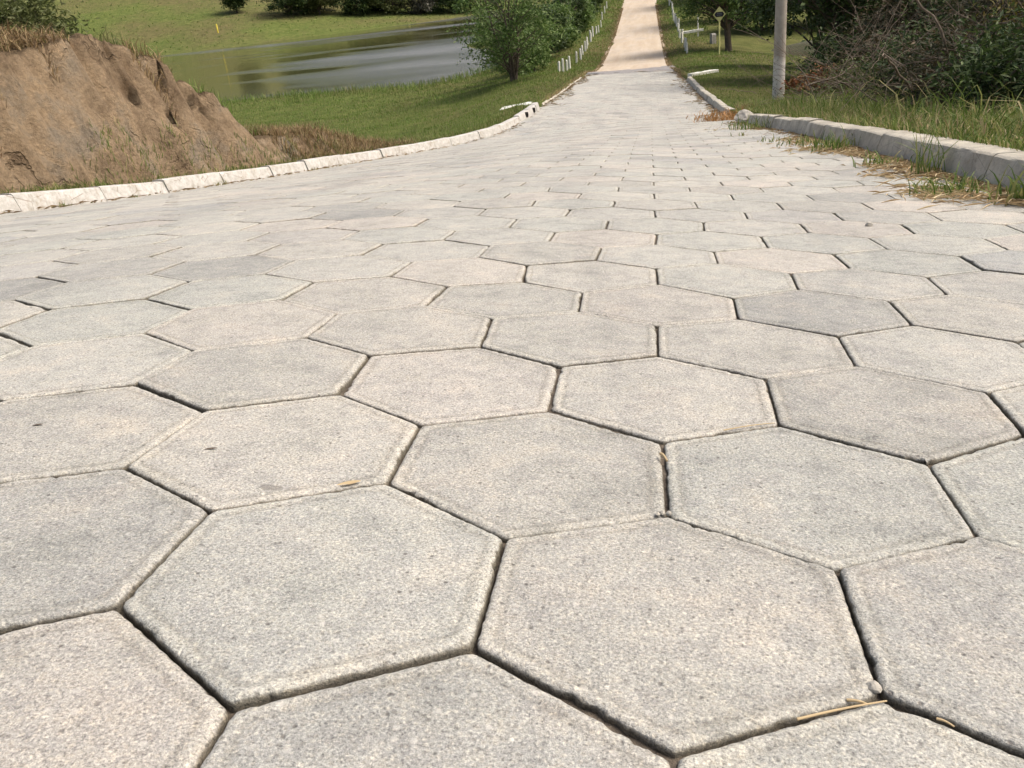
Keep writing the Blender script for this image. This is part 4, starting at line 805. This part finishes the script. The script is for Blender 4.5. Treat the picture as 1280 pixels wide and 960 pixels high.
# ------------------------------------------------------------------ brush pile of dead branches
def brush(base, n, rad, hgt, seed, label):
    g = np.random.default_rng(seed); t = thing('brush_pile', label, 'brush pile', base); paths = []
    for k in range(n):
        a = g.normal(size=3) * np.array([rad, rad * 0.7, 0]) * 0.55; a[2] = abs(g.normal()) * hgt * 0.3
        ang = g.uniform(0, 2 * math.pi); L = g.uniform(0.5, 1.5) * rad; d = np.array([math.cos(ang), math.sin(ang) * 0.7, g.uniform(-0.1, 0.9)])
        b = a + d * L; b[2] = np.clip(b[2], 0.02, hgt)
        c = a + (b - a) * 0.5 + g.normal(size=3) * np.array([0.3, 0.3, 0.28]) * L; c[2] = max(c[2], 0.05)
        s = np.linspace(0, 1, 12)[:, None]; P = (1 - s) ** 2 * a + 2 * s * (1 - s) * c + s * s * b; P += g.normal(size=P.shape) * 0.008
        r0 = g.choice([0.003, 0.0045, 0.007, 0.013], p=[0.5, 0.28, 0.16, 0.06]); paths.append((P, np.linspace(r0, r0 * 0.35, 12)))
        for q in range(g.integers(0, 4)):
            i0 = g.integers(3, 11); e = P[i0] + (P[min(i0 + 1, 11)] - P[i0 - 1]) * g.uniform(0.8, 2) + g.normal(size=3) * 0.14; paths.append((np.linspace(P[i0], e, 4), np.linspace(r0 * 0.5, 0.002, 4)))
    V, F = tubes(paths, 5); link('branches', mesh_np('branches', V, F, M['twig'], True), t, kind='stuff')
    C = g.normal(size=(700, 3)) * np.array([rad * 0.55, rad * 0.4, hgt * 0.25]) + np.array([0, 0, hgt * 0.25]); C = C[C[:, 2] > 0.02]
    V, F = leaves(C, 0.035, seed + 1); link('dead_leaves', mesh_np('dead_leaves', V, F, M['leaf_t']), t, kind='stuff')
    return t
brush((3.0, 11.4, gz(3.0, 11.4)), 150, 1.0, 1.15, 400, 'tangle of bare grey branches piled beside the thicket')
brush((2.75, 7.6, gz(2.75, 7.6)), 90, 0.75, 1.2, 404, 'looser tangle of thin dead stems in the thicket at the right')

# ------------------------------------------------------------------ concrete pole
px, py = 2.75, 19.5; pz = gz(px, py); t = thing('utility_pole', 'tall tapered concrete pole with a whitewashed foot on the right verge', 'pole', (px, py, pz))
hs = np.linspace(-0.4, 8.5, 28); Pp = np.c_[0 * hs, 0 * hs, hs]; V, F = tubes([(Pp, np.interp(hs, [0, 8.5], [0.128, 0.085]))], 24)
o = link('shaft', mesh_np('shaft', V, F, M['pole'], True), t)
V, F = tubes([(np.array([[0, 0, 8.5], [0, 0, 8.52], [0, 0, 8.53]]), np.array([0.085, 0.06, 0.001]))], 24); link('cap', mesh_np('cap', V, F, M['pole'], True), t)
V, F = tubes([(np.array([[-0.5, 0, 8.0], [0.5, 0, 8.0]]), 0.035)], 8); link('cross_arm', mesh_np('cross_arm', V, F, M['concrete']), t)

# ------------------------------------------------------------------ diamond sign
sx, sy = 3.4, 45.5; sz = gz(sx, sy); t = thing('diamond_sign', 'pale yellow diamond road sign with a black centre on a thin post', 'sign', (sx, sy, sz), R(-4))
V, F = tubes([(np.array([[0, 0, -0.3], [0, 0, 1.0], [0, 0, 1.9]]), 0.04)], 10); link('post', mesh_np('post', V, F, M['sign_pale'], True), t)
def plate(pts, y0, y1, name, mat, parent):
    n = len(pts); V = [(x, y0, z) for x, z in pts] + [(x, y1, z) for x, z in pts]
    me = bpy.data.meshes.new(name); me.from_pydata(V, [], [list(range(n)), list(range(2 * n - 1, n - 1, -1))] + [[i, i + n, (i + 1) % n + n, (i + 1) % n] for i in range(n)]); me.materials.append(mat)
    return link(name, me, parent)
zc = 1.86
panel = plate([(0, zc - 0.36), (0.31, zc), (0, zc + 0.36), (-0.31, zc)], -0.065, -0.045, 'panel', M['sign_pale'], t)
plate([(-0.235, zc), (-0.16, zc - 0.11), (0.16, zc - 0.11), (0.235, zc), (0.16, zc + 0.11), (-0.16, zc + 0.11)], -0.072, -0.0655, 'dark_field', M['black'], panel)
for zz in (0.04, -0.035): plate([(-0.12, zc + zz - 0.012), (0.12, zc + zz - 0.012), (0.12, zc + zz + 0.012), (-0.12, zc + zz + 0.012)], -0.075, -0.0725, 'print_line', M['letter'], panel)

# ------------------------------------------------------------------ white posts along the dirt track
def post_mesh(h, wd):
    V = []; F = []
    rings = [(-0.2, 1.0), (0.0, 1.0), (h * 0.93, 0.86), (h, 0.6)]
    for z, k in rings:
        a = wd / 2 * k; b = a * 0.35
        V += [(a - b, -a, z), (a, -a + b, z), (a, a - b, z), (a - b, a, z), (-a + b, a, z), (-a, a - b, z), (-a, -a + b, z), (-a + b, -a, z)]
    for r in range(3): F += [[r * 8 + i, r * 8 + (i + 1) % 8, r * 8 + 8 + (i + 1) % 8, r * 8 + 8 + i] for i in range(8)]
    F.append(list(range(24, 32))); me = bpy.data.meshes.new('fence_post'); me.from_pydata(V, [], F); me.materials.append(M['white']); return me
pm = [post_mesh(0.6, 0.11), post_mesh(0.54, 0.1), post_mesh(0.66, 0.11)]
def posts(Ys, xf, sidename, seed):
    rnd = random.Random(seed); n = len(Ys)
    words = ['first', 'second', 'third', 'fourth', 'fifth', 'sixth', 'seventh', 'eighth', 'ninth', 'tenth', 'eleventh', 'twelfth', 'thirteenth', 'fourteenth', 'fifteenth', 'sixteenth', 'seventeenth', 'eighteenth', 'nineteenth', 'twentieth'] + ['twenty-' + w_ for w_ in ('first', 'second', 'third', 'fourth', 'fifth', 'sixth', 'seventh', 'eighth')]
    for k, y in enumerate(Ys):
        x = xf + rnd.gauss(0, 0.04); o = link('fence_post', pm[rnd.randrange(3)]); o.location = (x, y, gz(x, y)); o.rotation_euler = (rnd.gauss(0, 0.03), rnd.gauss(0, 0.03), rnd.uniform(0, 1.5))
        o['label'] = f'{words[k]} white post from the paving, {sidename} of the dirt track'; o['category'] = 'post'; o['group'] = f'white posts along the {sidename} of the dirt track'
posts([38.5, 40.6, 42.2, 44.0, 48.4, 50.4, 52.8, 55.0, 56.8, 59.2, 61.2, 62.8, 64.4, 67.0, 69.2, 71.5, 75, 79, 83.5, 88], -3.95, 'left', 3)
posts([48.5, 50.2, 52, 54, 56, 58.2, 62.5, 64.3, 66, 67.8, 69.6, 71.5, 73.5, 75.5, 77.5, 79.5, 81.7, 84, 86.5, 89, 91.5, 94, 97, 100, 103, 106], 1.95, 'right', 4)

# ------------------------------------------------------------------ white slabs, beam, block, stake
def slab(name, A, B, wd, h, mat, label, cat, sink=0.05, seed=1):
    A, B = np.array(A, float), np.array(B, float); L = np.linalg.norm(B - A); n = 14; s = np.linspace(0, 1, n); rn = np.random.default_rng(seed)
    P = A + (B - A) * s[:, None]; d = (B - A)[:2] / np.linalg.norm((B - A)[:2]); nv = np.array([-d[1], d[0]])
    prof = [(-wd / 2, -sink), (-wd / 2, h * 0.85), (-wd / 2 + h * 0.12, h), (wd / 2 - h * 0.12, h), (wd / 2, h * 0.85), (wd / 2, -sink)]
    V = []
    for p in P:
        for o_, hz in prof: q = rn.normal() * 0.006; V.append((p[0] + nv[0] * (o_ + q), p[1] + nv[1] * (o_ + q), p[2] + hz + rn.normal() * 0.005 * (hz > 0)))
    k = len(prof); F = [[i * k + j, (i + 1) * k + j, (i + 1) * k + j + 1, i * k + j + 1] for i in range(n - 1) for j in range(k - 1)] + [list(range(k)), list(range((n - 1) * k, n * k))[::-1]]
    me = bpy.data.meshes.new(name); me.from_pydata(V, [], [f[::-1] for f in F]); me.materials.append(mat); o = link(name, me); o['label'] = label; o['category'] = cat; return o
def gp(x, y, dz=0.0): return (x, y, gz(x, y) + dz)
slab('concrete_slab', gp(-2.78, 19.9, 0.0), gp(-3.5, 19.9, 0.0), 0.5, 0.02, M['white'], 'white concrete slab in the grass where the left kerb ends', 'slab', 0.25, 3)
slab('edging_beam', gp(1.3, 30.2, 0.0), gp(2.25, 31.2, 0.0), 0.2, 0.09, M['white'], 'white edging stone crossing the grass at the right of the paving', 'beam', 0.2, 4)
t = thing('barrier', 'white horizontal beam with a short white post beside the olive tree', 'barrier', gp(2.75, 57))
me = slab('beam', (-0.75, 0, 0.35), (0.55, 0.05, 0.42), 0.16, 0.14, M['white'], 'x', 'x', 0.0, 5); me.parent = t; del me['label']; del me['category']
o = link('post', pm[0], t); o.location = (0.22, 0.05, 0.45); o.scale = (0.8, 0.8, 1.6)
t2 = slab('concrete_block', gp(3.5, 53.2), gp(3.75, 53.3), 0.3, 0.55, M['concrete'], 'small grey concrete block at the foot of the olive tree', 'block', 0.2, 6)
x, y = -73.5, 148.5; o = link('marker_stake', mesh_np('marker_stake', *tubes([(np.array([[0, 0, -0.3], [0, 0, 0.2], [0.03, 0, 1.25], [0.03, 0, 1.3]]), np.array([0.11, 0.11, 0.11, 0.02]))], 8), M['yellow'])); o.location = (x, y, gz(x, y)); o.scale = (1.1, 1.1, 1.1)
o['label'] = 'yellow marker stake on the far shore of the pond'; o['category'] = 'stake'
# broken stone lump at the free end of the right kerb
def rock(name, loc, r, seed, mat, label, cat, sq=(1, 1, 0.8), sub=3):
    import bmesh
    bm = bmesh.new(); bmesh.ops.create_icosphere(bm, subdivisions=sub, radius=1); g = np.random.default_rng(seed)
    dirs = g.normal(size=(9, 3)); dirs /= np.linalg.norm(dirs, axis=1)[:, None]; cut = g.uniform(0.62, 0.95, 9)
    for v in bm.verts:
        p = np.array(v.co)
        for d_, c_ in zip(dirs, cut):
            q = p @ d_
            if q > c_: p = p - d_ * (q - c_)
        v.co = Vector(p * np.array(sq) * r * (1 + 0.05 * g.normal()))
    me = bpy.data.meshes.new(name); bm.to_mesh(me); bm.free(); me.materials.append(mat); o = link(name, me); o.location = loc; o['label'] = label; o['category'] = cat; return o
rx0, ry0 = 1.2, 11.35; rock('broken_stone', (rx0, ry0, float(Hp(rx0, ry0)) + 0.07), 0.13, 5, M['stone'], 'broken kerb lump at the far end of the grey kerb', 'stone')

# ------------------------------------------------------------------ small litter on the near paving
def leaf_thing(u, v, L, wd, rz, mat, name, label, cat, curl=0.25):
    p = hit_road(u, v); n = 9; V = []; F = []
    for i in range(n):
        s = i / (n - 1); wv = wd * math.sin(math.pi * min(1, s * 0.94 + 0.03)) ** 0.7; z = 0.0008 + curl * 0.6 * L * (s - 0.5) ** 2
        V += [((s - 0.5) * L, -wv / 2, z + wv * 0.25), ((s - 0.5) * L, 0, z), ((s - 0.5) * L, wv / 2, z + wv * 0.3)]
    for i in range(n - 1):
        for j in range(2): F.append([i * 3 + j, i * 3 + 3 + j, i * 3 + 4 + j, i * 3 + 1 + j])
    me = bpy.data.meshes.new(name); me.from_pydata(V, [], F); me.materials.append(M[mat]); o = link(name, me); o.location = p + np.array([0, 0, 0.001]); o.rotation_euler = (0, 0, R(rz)); o['label'] = label; o['category'] = cat
def straw_thing(u0, v0, u1, v1, r, label, arch=0.0012, name='straw_stem', mat='straw'):
    a, b = hit_road(u0, v0), hit_road(u1, v1); s = np.linspace(0, 1, 8)[:, None]; P = a + (b - a) * s; P[:, 2] += r + 0.002 + (np.sin(s[:, 0] * math.pi) * arch)
    c = P.mean(0); V, F = tubes([(P - c, np.linspace(r, r * 0.6, 8))], 6); o = link(name, mesh_np(name, V, F, M[mat], True)); o.location = c; o['label'] = label; o['category'] = 'straw'
leaf_thing(436, 607, 0.028, 0.007, 20, 'straw', 'dry_leaf', 'curled tan leaf lying on the joint between two near pavers', 'leaf')
leaf_thing(264, 563, 0.016, 0.004, 10, 'bark', 'seed_husk', 'small dark seed husk on a paver at the left', 'husk')
leaf_thing(48, 533, 0.014, 0.004, 15, 'bark', 'seed_husk', 'tiny dark husk on the paver at the left edge', 'husk')
straw_thing(996, 903, 1108, 880, 0.0011, 'long pale straw stem across the joint at the bottom right')
straw_thing(1058, 879, 1084, 884, 0.0012, 'short straw bit lying above the long straw stem')
straw_thing(1170, 902, 1192, 912, 0.001, 'short straw bit in the joint at the lower right')
straw_thing(826, 571, 834, 580, 0.0022, 'pale straw chip stuck in the upright joint in the middle', 0.002)
straw_thing(905, 540, 968, 531, 0.0009, 'thin straw along the joint above the middle paver')
p = hit_road(1086, 283); rock('pebble', tuple(p + np.array([0, 0, 0.006])), 0.012, 8, M['stone'], 'single pebble lying on a paver at the right', 'pebble', sub=2)
# crumbs of mortar in the corner of one joint
for k, (u, v, r) in enumerate(((828, 642, 0.004), (836, 643, 0.0035), (822, 644, 0.003), (1092, 861, 0.006))):
    p = hit_road(u, v); rock('stone_chip', tuple(p + np.array([0, 0, 0.001])), r, 20 + k, M['stone'], ['pale chip in the corner of the middle joint', 'second pale chip right of it in the middle joint', 'smallest pale chip left of the middle joint', 'grey stone chip at the corner of the bottom right paver'][k], 'chip', sub=2)
print('objects', len(bpy.data.objects), 'tris', sum(len(o.data.loop_triangles) if o.type == 'MESH' and not o.data.calc_loop_triangles() else 0 for o in bpy.data.objects))
